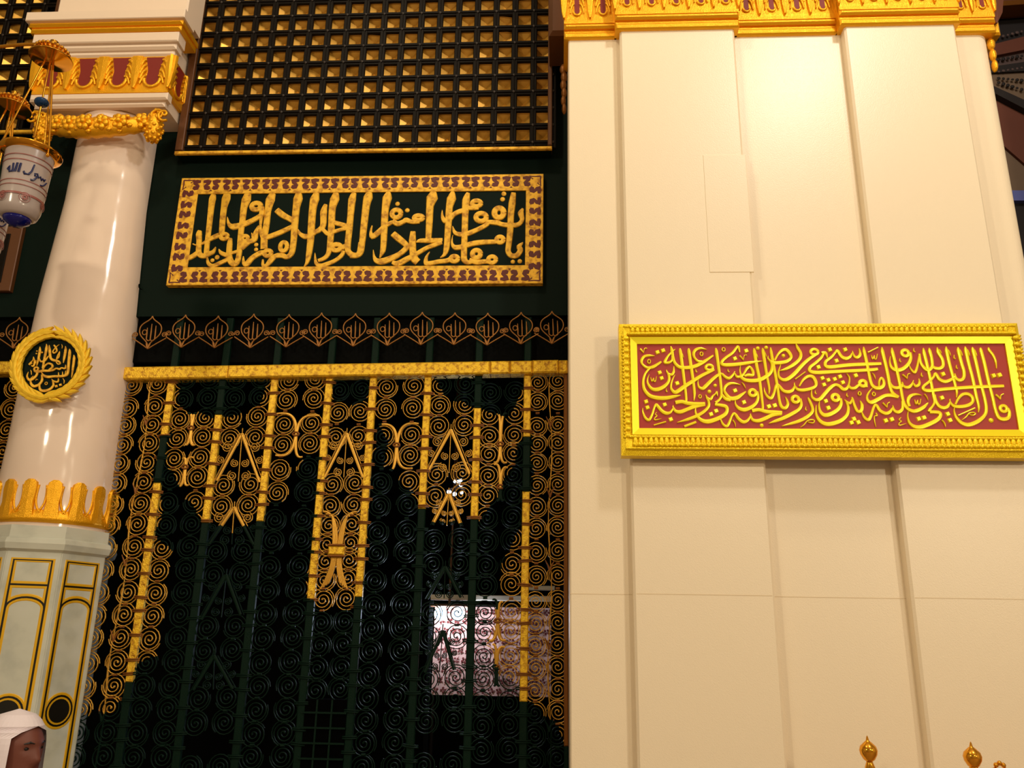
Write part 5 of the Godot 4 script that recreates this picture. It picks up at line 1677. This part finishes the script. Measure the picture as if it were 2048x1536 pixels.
func make_person() -> void:
	var at := Vector3(-1.939, 1.568, 1.0)
	var o := thing("person", "man in a white headscarf and robe, seen in profile facing right before the marble base", "person", Vector3(at.x, 0, at.z), 0.0)
	var hy := at.y   # middle of the head
	var body := Shape.new()
	var N := 40
	var rings := []
	var rows := 46
	for i in rows + 1:
		var t := float(i) / rows
		var y := lerpf(-0.36, 0.115, t)
		var ring := []
		for j in N:
			var a := TAU * j / N   # 0 faces +x, the way he looks
			var d := Vector2(cos(a), sin(a))
			var rx := 0.0
			var rz := 0.0
			var ox := 0.0
			if y < -0.20:
				var q := smoothstep(-0.36, -0.20, y)
				rx = lerpf(0.13, 0.062, q)
				rz = lerpf(0.24, 0.064, pow(q, 0.6))
				ox = -0.025
			elif y < -0.10:
				var q := smoothstep(-0.17, -0.10, y)
				rx = lerpf(0.062, 0.086, q)
				rz = lerpf(0.064, 0.068, q)
				ox = lerpf(-0.025, 0.0, q)
			else:
				var q := (y + 0.10) / 0.215
				var e := sqrt(maxf(0.0, 1.0 - pow(maxf(0.0, q - 0.45) / 0.55, 2.2)))
				rx = lerpf(0.086, 0.100, minf(1, q * 2.0)) * e + 0.001
				rz = lerpf(0.068, 0.078, minf(1, q * 2.0)) * e + 0.001
			var r := Vector2(d.x * rx + ox, d.y * rz)
			# face on the +x side: brow, sockets, nose, lips, chin
			var front := maxf(0.0, cos(a))
			var c := sin(a)
			if front > 0.0 and y > -0.13:
				r.x += 0.006 * exp(-pow((y - 0.030) / 0.010, 2)) * front
				r.x -= 0.010 * exp(-pow((y - 0.010) / 0.012, 2)) * exp(-pow((absf(c) - 0.42) / 0.18, 2))
				var nose := clampf((0.018 - y) / 0.050, 0.0, 1.0) if y > -0.036 else maxf(0.0, 1.0 - (-0.036 - y) / 0.010)
				r.x += 0.028 * nose * exp(-pow(c / (0.12 + 0.10 * nose), 2))
				r.x += 0.007 * exp(-pow((y + 0.060) / 0.010, 2)) * exp(-pow(c / 0.4, 2))
				r.x -= 0.004 * exp(-pow((y + 0.068) / 0.004, 2)) * exp(-pow(c / 0.4, 2))
				r.x += 0.006 * exp(-pow((y + 0.076) / 0.010, 2)) * exp(-pow(c / 0.4, 2))
				r.x += 0.010 * exp(-pow((y + 0.105) / 0.016, 2)) * exp(-pow(c / 0.45, 2))
			ring.append(Vector3(r.x, y, -r.y))
		rings.append(ring)
	var norm := func(i: int, j: int) -> Vector3:
		var u: Vector3 = rings[mini(i + 1, rows)][j] - rings[maxi(i - 1, 0)][j]
		var w: Vector3 = rings[i][(j + 1) % N] - rings[i][(j + N - 1) % N]
		return w.cross(u).normalized()
	for i in rows:
		for j in N:
			var k := (j + 1) % N
			body.squad(rings[i][j], rings[i][k], rings[i + 1][k], rings[i + 1][j], norm.call(i, j), norm.call(i, k), norm.call(i + 1, k), norm.call(i + 1, j))
	var b := part(o, "body", body, M.skin, Transform3D(Basis(Vector3.UP, -0.25), Vector3(0, hy, 0)))
	for s in [-1.0, 1.0]:
		var e := Shape.new()
		e.ball(Vector3(0.082, 0.010, s * 0.031), Vector3(0.007, 0.006, 0.010), 10, 6)
		part(b, "eye", e, M.eye)
		var br := Shape.new()
		br.tube([Vector3(0.098, 0.026, s * 0.014), Vector3(0.094, 0.031, s * 0.030), Vector3(0.082, 0.027, s * 0.046)], [0.003, 0.0045, 0.002], 5, 1.0)
		part(b, "eyebrow", br, M.eye)
	# headscarf: a shell over crown, ears and neck, open round the face
	var sc := Shape.new()
	var rows2 := 26
	var R2 := []
	for i in rows2 + 1:
		var t := float(i) / rows2
		var y := lerpf(-0.34, 0.138, t)
		var open := lerpf(1.0, 0.92, t) if y < 0.055 else lerpf(0.92, 0.0, smoothstep(0.055, 0.082, y))
		var ring := []
		for j in 33:
			var a := open + (TAU - 2.0 * open) * j / 32
			var q := clampf((y + 0.02) / 0.158, 0.0, 1.0)
			var e := sqrt(maxf(0.0, 1.0 - pow(q, 2.6)))
			var flare := smoothstep(-0.06, -0.34, y)
			var rx := 0.116 * e + 0.10 * flare + 0.002
			var rz := 0.100 * e + 0.15 * flare + 0.002
			var fold := 1.0 + 0.05 * sin(a * 5.0 + y * 22.0) * (0.3 + flare)
			ring.append(Vector3(cos(a) * rx * fold - 0.012, y, -sin(a) * rz * fold))
		R2.append(ring)
	for i in rows2:
		for j in 32:
			sc.quad(R2[i][j], R2[i][j + 1], R2[i + 1][j + 1], R2[i + 1][j])
	part(o, "headscarf", sc, M.white_cloth, Transform3D(Basis(Vector3.UP, -0.25), Vector3(0, hy, 0)))
	var robe := Shape.new()
	var pr := [[0.0, 0.30, 0.27], [0.1, 0.29, 0.25], [0.6, 0.22, 0.20], [0.95, 0.21, 0.17], [1.15, 0.23, 0.17], [1.27, 0.235, 0.15], [1.33, 0.21, 0.12], [1.37, 0.14, 0.10], [1.40, 0.08, 0.08]]
	var k0 := (hy - 0.17) / 1.40
	for i in pr.size() - 1:
		for j in 36:
			var p := func(ii: int, jj: int) -> Vector3:
				var a := TAU * jj / 36
				var f: float = 1.0 + 0.03 * sin(a * 8.0) * (1.0 - pr[ii][0] / 1.4)
				return Vector3(cos(a) * pr[ii][2] * f - 0.02, pr[ii][0] * k0, -sin(a) * pr[ii][1] * f)
			robe.quad(p.call(i, j), p.call(i, j + 1), p.call(i + 1, j + 1), p.call(i + 1, j))
	for s in [-1.0, 1.0]:
		robe.tube([Vector3(-0.02, 1.30 * k0, s * 0.20), Vector3(-0.03, 1.05 * k0, s * 0.255), Vector3(0.02, 0.82 * k0, s * 0.26), Vector3(0.06, 0.66 * k0, s * 0.24)], [0.075, 0.07, 0.065, 0.07], 14, 1.0)
	part(o, "robe", robe, M.white_cloth)


func make_interior() -> void:
	var cl := thing("patterned_hanging", "pale pink patterned hanging seen through the lower right of the iron screen", "hanging", Vector3(-0.422, 1.644, -1.68))
	var w: float = -0.023 - -0.827
	var h: float = 2.208 - 1.648
	var s := Shape.new()
	var n := 24
	for i in n:
		var x0 := -w / 2 + w * i / n
		var x1 := -w / 2 + w * (i + 1) / n
		var z0 := 0.008 * sin(i * 1.1)
		var z1 := 0.008 * sin((i + 1) * 1.1)
		s.quad(Vector3(x0, 0, z0), Vector3(x1, 0, z1), Vector3(x1, h, z1), Vector3(x0, h, z0))
		s.quad(Vector3(x1, 0, z1 - 0.01), Vector3(x0, 0, z0 - 0.01), Vector3(x0, h, z0 - 0.01), Vector3(x1, h, z1 - 0.01))
	part(cl, "cloth", s, M.cloth_ground)
	var stand := Shape.new()
	for e in [-1.0, 1.0]:
		stand.tube([Vector3(e * (w / 2 - 0.01), -cl.position.y, -0.03), Vector3(e * (w / 2 - 0.01), h + 0.02, -0.03)], 0.012, 8, 1.0)
	stand.tube([Vector3(-w / 2, h + 0.01, -0.02), Vector3(w / 2, h + 0.01, -0.02)], 0.012, 8, 1.0)
	part(cl, "stand", stand, M.lattice_wood)
	var mo := Shape.new()
	for k in 4:
		mo.ball(Vector3(cos(TAU * k / 4 + 0.4) * 0.013, sin(TAU * k / 4 + 0.4) * 0.013, 0), Vector3(0.008, 0.008, 0.002), 7, 4)
	mo.tube([Vector3(-0.02, -0.02, 0), Vector3(0.0, 0.0, 0), Vector3(0.018, -0.024, 0)], 0.003, 4, 0.4)
	var mm := mesh_of([mo, M.cloth_motif])
	for i in 15:
		for j in 9:
			put(cl, "motif", mm, Transform3D(Basis(Vector3.BACK, (i * 7 + j * 3) % 5 * 0.6), Vector3(-w / 2 + (i + 0.5 + 0.5 * (j % 2)) * w / 15.5, (j + 0.5) * h / 9, 0.009)))
	for e in [[-0.213, -0.017, 2.325, 0.014, -1.55, "short white rail seen through the screen, above the longer white rail"], [-0.828, -0.029, 2.254, 0.017, -1.5, "long white rail seen through the screen, just over the patterned hanging"]]:
		var ro := thing("white_rail", e[5], "rail", Vector3((e[0] + e[1]) / 2, 0, e[4]))
		var hw: float = (e[1] - e[0]) / 2
		var r := Shape.new()
		r.box(Vector3(-hw, e[2] - e[3], -0.02), Vector3(hw, e[2] + e[3], 0.02), 0.004)
		part(ro, "bar", r, M.white_rail)
		for d in [-1.0, 1.0]:
			var q := Shape.new()
			q.box(Vector3(d * hw - 0.012, 0, -0.05), Vector3(d * hw + 0.012, e[2] + e[3], -0.021))
			part(ro, "post", q, M.inner_wall)
	# cool lamp in the chamber
	var l := thing("chamber_lamp", "bright bluish white twin lamp glowing behind the iron screen", "lamp", Vector3(-0.7, 2.148, -1.46))
	for e in [-0.055, 0.06]:
		var b := Shape.new()
		b.ball(Vector3(e, 0, 0), Vector3(0.042, 0.042, 0.042), 20, 12)
		part(l, "bulb", b, M.cool_glow)
	var fit := Shape.new()
	fit.box(Vector3(-0.12, 0.045, -0.04), Vector3(0.12, 0.06, 0.04), 0.004)
	fit.tube([Vector3(0, 0.06, 0), Vector3(0, 0.6, -0.02)], 0.008, 8, 1.0)
	fit.tube([Vector3(0, 0.6, -0.02), Vector3(0, 4.2 - l.position.y, -0.02)], 0.008, 8, 1.0)
	part(l, "fitting", fit, M.brown_frame)
	for e in [-0.055, 0.06]:
		var om := OmniLight3D.new()
		om.name = "bulb_light"
		om.light_color = Color(0.85, 0.9, 1.0)
		om.light_energy = 0.16
		om.light_size = 0.04
		om.omni_range = 8.0
		om.omni_attenuation = 2.0
		om.shadow_enabled = true
		om.position = Vector3(e, 0, 0)
		l.add_child(om, true)
	# small crystal cluster higher up
	var c := thing("crystal_light", "small sparkling cluster of white lights behind the gilded upper part of the screen", "light", Vector3(-0.653, 2.91, -1.2))
	var rng := RandomNumberGenerator.new()
	rng.seed = 5
	for k in 11:
		var b := Shape.new()
		b.ball(Vector3.ZERO, Vector3.ONE * rng.randf_range(0.006, 0.013), 8, 6)
		part(c, "bulb", b, M.cool_glow, Transform3D(Basis.IDENTITY, Vector3(rng.randf_range(-0.06, 0.06), rng.randf_range(-0.055, 0.06), rng.randf_range(-0.03, 0.03))))
	var st := Shape.new()
	st.tube([Vector3(0, 0, 0), Vector3(0, 4.2 - c.position.y, 0)], 0.005, 6, 1.0)
	st.tube([Vector3(-0.06, 0, 0), Vector3(0, 0.02, 0), Vector3(0.06, 0, 0)], 0.005, 6, 1.0)
	part(c, "stem", st, M.brown_frame)


func make_arch() -> void:
	# painted arch and wall seen past the right side of the pillar
	var o := thing("painted_arch", "dark arch with bands of painted ornament, behind the right edge of the pillar", "arch", Vector3(3.063, 5.356, -0.9))
	var base := Vector3(3.063, 5.356, -0.9)
	var strip := func(l: Array, z: float, called: String, m: Material) -> void:
		var poly := []
		for q: Vector3 in l:
			poly.append(Vector2(q.x - base.x, q.y - base.y))
		poly.reverse()
		var s := Shape.new()
		s.plate(poly, z - 0.12, z)
		part(o, called, s, m)
	strip.call([Vector3(3.004, 6.553, -0.9), Vector3(3.519, 6.538, -0.9), Vector3(3.467, 6.222, -0.9), Vector3(3.004, 6.192, -0.9), Vector3(2.943, 6.126, -0.9)], 0.14, "stone_block", M.stone_red)
	strip.call([Vector3(2.957, 6.227, -0.9), Vector3(3.471, 6.247, -0.9), Vector3(3.466, 6.218, -0.9), Vector3(2.951, 6.185, -0.9)], 0.16, "gilt_edge", M.gold_dull)
	strip.call([Vector3(2.955, 6.21, -0.9), Vector3(3.469, 6.239, -0.9), Vector3(3.447, 6.105, -0.9), Vector3(2.92, 5.96, -0.9)], 0.0, "black_band", M.stone_dark)
	strip.call([Vector3(2.92, 5.96, -0.9), Vector3(3.447, 6.105, -0.9), Vector3(3.426, 5.981, -0.9), Vector3(2.907, 5.87, -0.9)], 0.03, "red_band", M.stone_red)
	strip.call([Vector3(2.907, 5.87, -0.9), Vector3(3.426, 5.981, -0.9), Vector3(3.409, 5.875, -0.9), Vector3(2.896, 5.796, -0.9)], 0.0, "grey_band", M.stone_grey)
	strip.call([Vector3(2.896, 5.796, -0.9), Vector3(3.409, 5.875, -0.9), Vector3(3.393, 5.777, -0.9), Vector3(2.891, 5.756, -0.9)], 0.02, "black_band", M.stone_dark)
	strip.call([Vector3(2.891, 5.756, -0.9), Vector3(3.393, 5.777, -0.9), Vector3(3.328, 5.39, -0.9), Vector3(2.878, 5.668, -0.9)], 0.0, "tan_band", M.stone_tan)
	strip.call([Vector3(2.878, 5.668, -0.9), Vector3(3.328, 5.39, -0.9), Vector3(3.314, 5.306, -0.9), Vector3(2.871, 5.62, -0.9)], 0.05, "dark_moulding", M.stone_dark)
	strip.call([Vector3(2.871, 5.62, -0.9), Vector3(3.314, 5.306, -0.9), Vector3(3.241, 4.862, -0.9), Vector3(2.835, 5.36, -0.9)], 0.0, "red_stone", M.stone_red)
	strip.call([Vector3(2.835, 5.36, -0.9), Vector3(3.241, 4.862, -0.9), Vector3(3.228, 4.789, -0.9), Vector3(2.755, 4.795, -0.9)], -0.02, "tan_stone", M.stone_tan)
	strip.call([Vector3(2.763, 4.854, -0.9), Vector3(3.238, 4.848, -0.9), Vector3(3.226, 4.775, -0.9), Vector3(2.753, 4.78, -0.9)], 0.02, "blue_stone", M.blue_wall)
	strip.call([Vector3(2.753, 4.78, -0.9), Vector3(3.226, 4.775, -0.9), Vector3(2.596, 0.987, -0.9), Vector3(2.214, 0.976, -0.9)], -0.02, "dark_stone", M.stone_dark)
	var rng := RandomNumberGenerator.new()
	rng.seed = 13
	var dot := Shape.new()
	dot.ball(Vector3.ZERO, Vector3(0.012, 0.010, 0.006), 7, 4)
	var dots := [mesh_of([dot, M.stone_grey]), mesh_of([dot, M.stone_dark]), mesh_of([dot, M.stone_tan])]
	for e in [[Vector3(3.032, 6.04, -0.9), Vector3(3.42, 6.147, -0.9), 0], [Vector3(3.006, 5.859, -0.9), Vector3(3.384, 5.924, -0.9), 1], [Vector3(2.992, 5.762, -0.9), Vector3(3.368, 5.827, -0.9), 0], [Vector3(2.985, 5.714, -0.9), Vector3(3.341, 5.666, -0.9), 1], [Vector3(2.98, 5.682, -0.9), Vector3(3.322, 5.547, -0.9), 1]]:
		for k in 12:
			var q: Vector3 = (e[0] as Vector3).lerp(e[1], (k + 0.5) / 12.0) - base
			put(o, "painted_boss", dots[e[2]], Transform3D(Basis(Vector3.BACK, rng.randf() * 3.0).scaled(Vector3.ONE * rng.randf_range(0.8, 1.3)), q + Vector3(0, 0, 0.021)))


func chandelier(at: Vector3, energy: float, size: float, color: Color, label: String) -> void:
	var o := thing("chandelier", label, "chandelier", at, 0.0, "globe lamps of the hall")
	var g := Shape.new()
	g.ball(Vector3.ZERO, Vector3.ONE * size, 28, 16)
	part(o, "globe", g, M.globe_glow)
	var s := Shape.new()
	s.tube([Vector3(0, size, 0), Vector3(0, 8.6 - at.y, 0)], 0.02, 8, 1.0)
	s.lathe([Vector2(0.0, size - 0.03), Vector2(0.08, size - 0.02), Vector2(0.06, size + 0.04), Vector2(0.02, size + 0.06)], 16)
	part(o, "stem", s, M.brass)
	var l := OmniLight3D.new()
	l.name = "globe_light"
	l.light_color = color
	l.light_energy = energy
	l.light_size = size * 0.9
	l.omni_range = 30.0
	l.omni_attenuation = 2.0
	l.shadow_enabled = true
	o.add_child(l, true)


func make_hall() -> void:
	var s := Shape.new()
	s.box(Vector3(-8, -0.3, -4.3), Vector3(8, 0.0, 14))
	struct("floor", s, M.hall_floor, "pale stone floor of the hall")
	s = Shape.new()
	s.box(Vector3(-8, 8.6, -4.3), Vector3(8, 8.9, 14))
	struct("ceiling", s, M.hall_wall, "plain ceiling over the hall")
	for e in [["wall_left", Vector3(-8.3, 0, -4.3), Vector3(-8, 8.6, 14)], ["wall_right", Vector3(8, 0, -4.3), Vector3(8.3, 8.6, 14)], ["wall_front", Vector3(-8, 0, 13.7), Vector3(8, 8.6, 14)]]:
		s = Shape.new()
		s.box(e[1], e[2])
		struct(e[0], s, M.hall_wall, "cream side of the hall")
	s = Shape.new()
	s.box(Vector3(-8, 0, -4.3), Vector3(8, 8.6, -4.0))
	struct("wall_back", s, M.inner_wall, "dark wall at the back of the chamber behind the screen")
	# dark green wall over the screen, both bays
	var yw: float = 3.634
	s = Shape.new()
	s.box(Vector3(-2.52, yw, -0.2), Vector3(0.06, 6.4, 0.0))
	struct("wall_screen", s, M.green_board, "dark green wall above the iron screen, between column and pillar")
	s = Shape.new()
	s.box(Vector3(-8, yw, -0.2), Vector3(-2.68, 6.4, 0.0))
	struct("wall_screen_left", s, M.green_board, "dark green wall left of the column")
	s = Shape.new()
	s.box(Vector3(-8, 6.4, -0.2), Vector3(8, 8.6, 0.0))
	struct("wall_upper", s, M.hall_wall, "cream wall over the arches")
	s = Shape.new()
	s.box(Vector3(3.2, 0, -0.2), Vector3(8, 6.4, 0.0))
	struct("wall_far_right", s, M.hall_wall, "cream wall right of the opening beside the pillar")
	# dark sides that close the chamber
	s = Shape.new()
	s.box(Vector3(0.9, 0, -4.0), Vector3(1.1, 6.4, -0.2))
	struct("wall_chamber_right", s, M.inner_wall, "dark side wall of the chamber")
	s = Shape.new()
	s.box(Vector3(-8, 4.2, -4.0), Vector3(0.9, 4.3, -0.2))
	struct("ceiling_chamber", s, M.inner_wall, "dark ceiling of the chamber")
	# recessed board behind the row of cartouches
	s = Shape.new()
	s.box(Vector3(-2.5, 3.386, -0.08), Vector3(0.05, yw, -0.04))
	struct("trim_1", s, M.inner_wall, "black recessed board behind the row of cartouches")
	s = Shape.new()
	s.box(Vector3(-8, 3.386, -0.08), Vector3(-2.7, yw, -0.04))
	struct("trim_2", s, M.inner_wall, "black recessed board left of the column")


func make_left_bay() -> void:
	lattice("lattice_window", "narrow part of a dark lattice with gilded studs, at the far left above the hanging lamps", -3.75, -3.028, 4.746, 8, 10, -3.298 - 0.111 * 6, 4.821)
	var s := Shape.new()
	var a := Vector3(-3.24, 3.776, 0.03)
	var b := Vector3(-3.015, 4.173, 0.03)
	s.box(Vector3(0, 0, -0.03), Vector3(b.x - a.x, b.y - a.y, 0.0), 0.004)
	var o := thing("brown_board", "dark brown framed board on the green wall left of the column, under the blue-footed lamp", "board", a)
	part(o, "board_panel", s, M.brown_frame)
	s = Shape.new()
	s.box(Vector3(0.06, 0.05, 0.0), Vector3(b.x - a.x - 0.06, b.y - a.y - 0.05, 0.006), 0.002)
	part(o, "inner_panel", s, M.lattice_wood)
	make_beam("gilded_beam", -3.7, -2.791, [-3.4], "short end of a gilded beam left of the column, beside the laurel roundel")
	var keep: Node3D = screen
	screen = thing("iron_screen", "narrow strip of gilded spirals left of the column, under the short beam end", "screen", Vector3(0, 0, 0))
	var keepers: Array = gold_areas
	gold_areas = [PackedVector2Array([Vector2(-4, 1.5), Vector2(-2.6, 1.5), Vector2(-2.6, 4), Vector2(-4, 4)])]
	for k in 2:
		var hs := []
		for j in 14:
			hs.append(3.22 - PITCH * j)
		scroll_bay(-3.1 - 0.28 * k, -2.82 - 0.28 * k, hs)
	screen = keep
	gold_areas = keepers
	var f: Node3D = frieze
	frieze = thing("cartouche_frieze", "single row of gold wire cartouches left of the column, above the short beam end", "frieze", Vector3(0, 0, 0))
	for x in [-2.933, -2.933 - 0.19, -2.933 - 0.38]:
		cartouche(Vector3(x, 3.443, 0.02))
	frieze = f


func _ready() -> void:
	noise.seed = 4
	noise.frequency = 0.01
	# camera
	var cam := Camera3D.new()
	cam.name = "camera"
	add_child(cam)
	cam.fov = rad_to_deg(2.0 * atan(768.0 / 1700.0))
	cam.position = Vector3(0, 1.95, 4.2)
	cam.basis = Basis(Vector3.UP, deg_to_rad(3.23)) * Basis(Vector3.RIGHT, deg_to_rad(17.2)) * Basis(Vector3.BACK, deg_to_rad(1.03))
	cam.near = 0.05
	cam.current = true
	# surroundings: a closed hall, so the background never shows
	var we := WorldEnvironment.new()
	we.name = "environment"
	var env := Environment.new()
	env.background_mode = Environment.BG_COLOR
	env.background_color = Color(0, 0, 0)
	env.tonemap_mode = Environment.TONE_MAPPER_LINEAR
	env.tonemap_exposure = 1.0
	env.sdfgi_enabled = true
	env.ssao_enabled = true
	env.ssil_enabled = true
	we.environment = env
	add_child(we)
	make_materials()
	# lamps of the hall
	chandelier(Vector3(2.12, 6.85, 3.4), 6.2, 0.24, Color(1.0, 0.965, 0.92), "glowing globe lamp on a brass stem, in front of and above the pillar")
	chandelier(Vector3(-3.6, 4.6, 6.0), 7.4, 0.24, Color(1.0, 0.93, 0.80), "glowing globe lamp on a brass stem, to the left of the viewer")
	chandelier(Vector3(2.4, 5.0, 7.6), 7.4, 0.24, Color(1.0, 0.93, 0.80), "glowing globe lamp on a brass stem, behind the viewer")
	chandelier(Vector3(4.7, 3.7, 6.8), 7.4, 0.24, Color(1.0, 0.93, 0.80), "glowing globe lamp on a brass stem, to the right of the viewer")
	chandelier(Vector3(-1.5, 7.3, 2.8), 3.6, 0.2, Color(1.0, 0.93, 0.80), "glowing globe lamp on a brass stem, in front of and above the lattice")
	# structure
	make_hall()
	# large things
	make_pillar()
	make_column()
	make_screen()
	make_beam("gilded_beam", -2.36, 0.052, [-1.73, -0.349, -0.246, -0.13, 0.006], "long gilded beam of hammered plates across the top of the iron screen")
	lattice("lattice_window", "large dark lattice with rows of gilded studs, above the green calligraphy panel", -2.165, -0.038, 4.59, 19, 11, -2.084, 4.692)
	make_green_panel()
	make_red_plaque()
	frieze = thing("cartouche_frieze", "row of thirteen gold wire cartouches with letters, above the long gilded beam", "frieze", Vector3(0, 0, 0))
	for x: float in [-2.19, -2.008, -1.827, -1.633, -1.44, -1.264, -1.08, -0.898, -0.721, -0.546, -0.371, -0.194, -0.031]:
		cartouche(Vector3(x, 3.461 + 0.012 * x + 0.006 + 0.008 * noise.get_noise_1d(x * 500), 0.02))
	make_roundel()
	make_left_bay()
	make_arch()
	make_interior()
	make_lamp(Vector3(-2.2, 4.37, 1.2) - Vector3(0, 0.79, 0), "hanging lamp with a blue-lettered white glass, blue foot and brass cover, nearest the column")
	make_lamp(Vector3(-2.607, 4.38, 0.84) - Vector3(0, 0.79, 0), "second hanging brass lamp, mostly cut off by the left edge, behind the lettered one")
	make_railing()
	make_person()
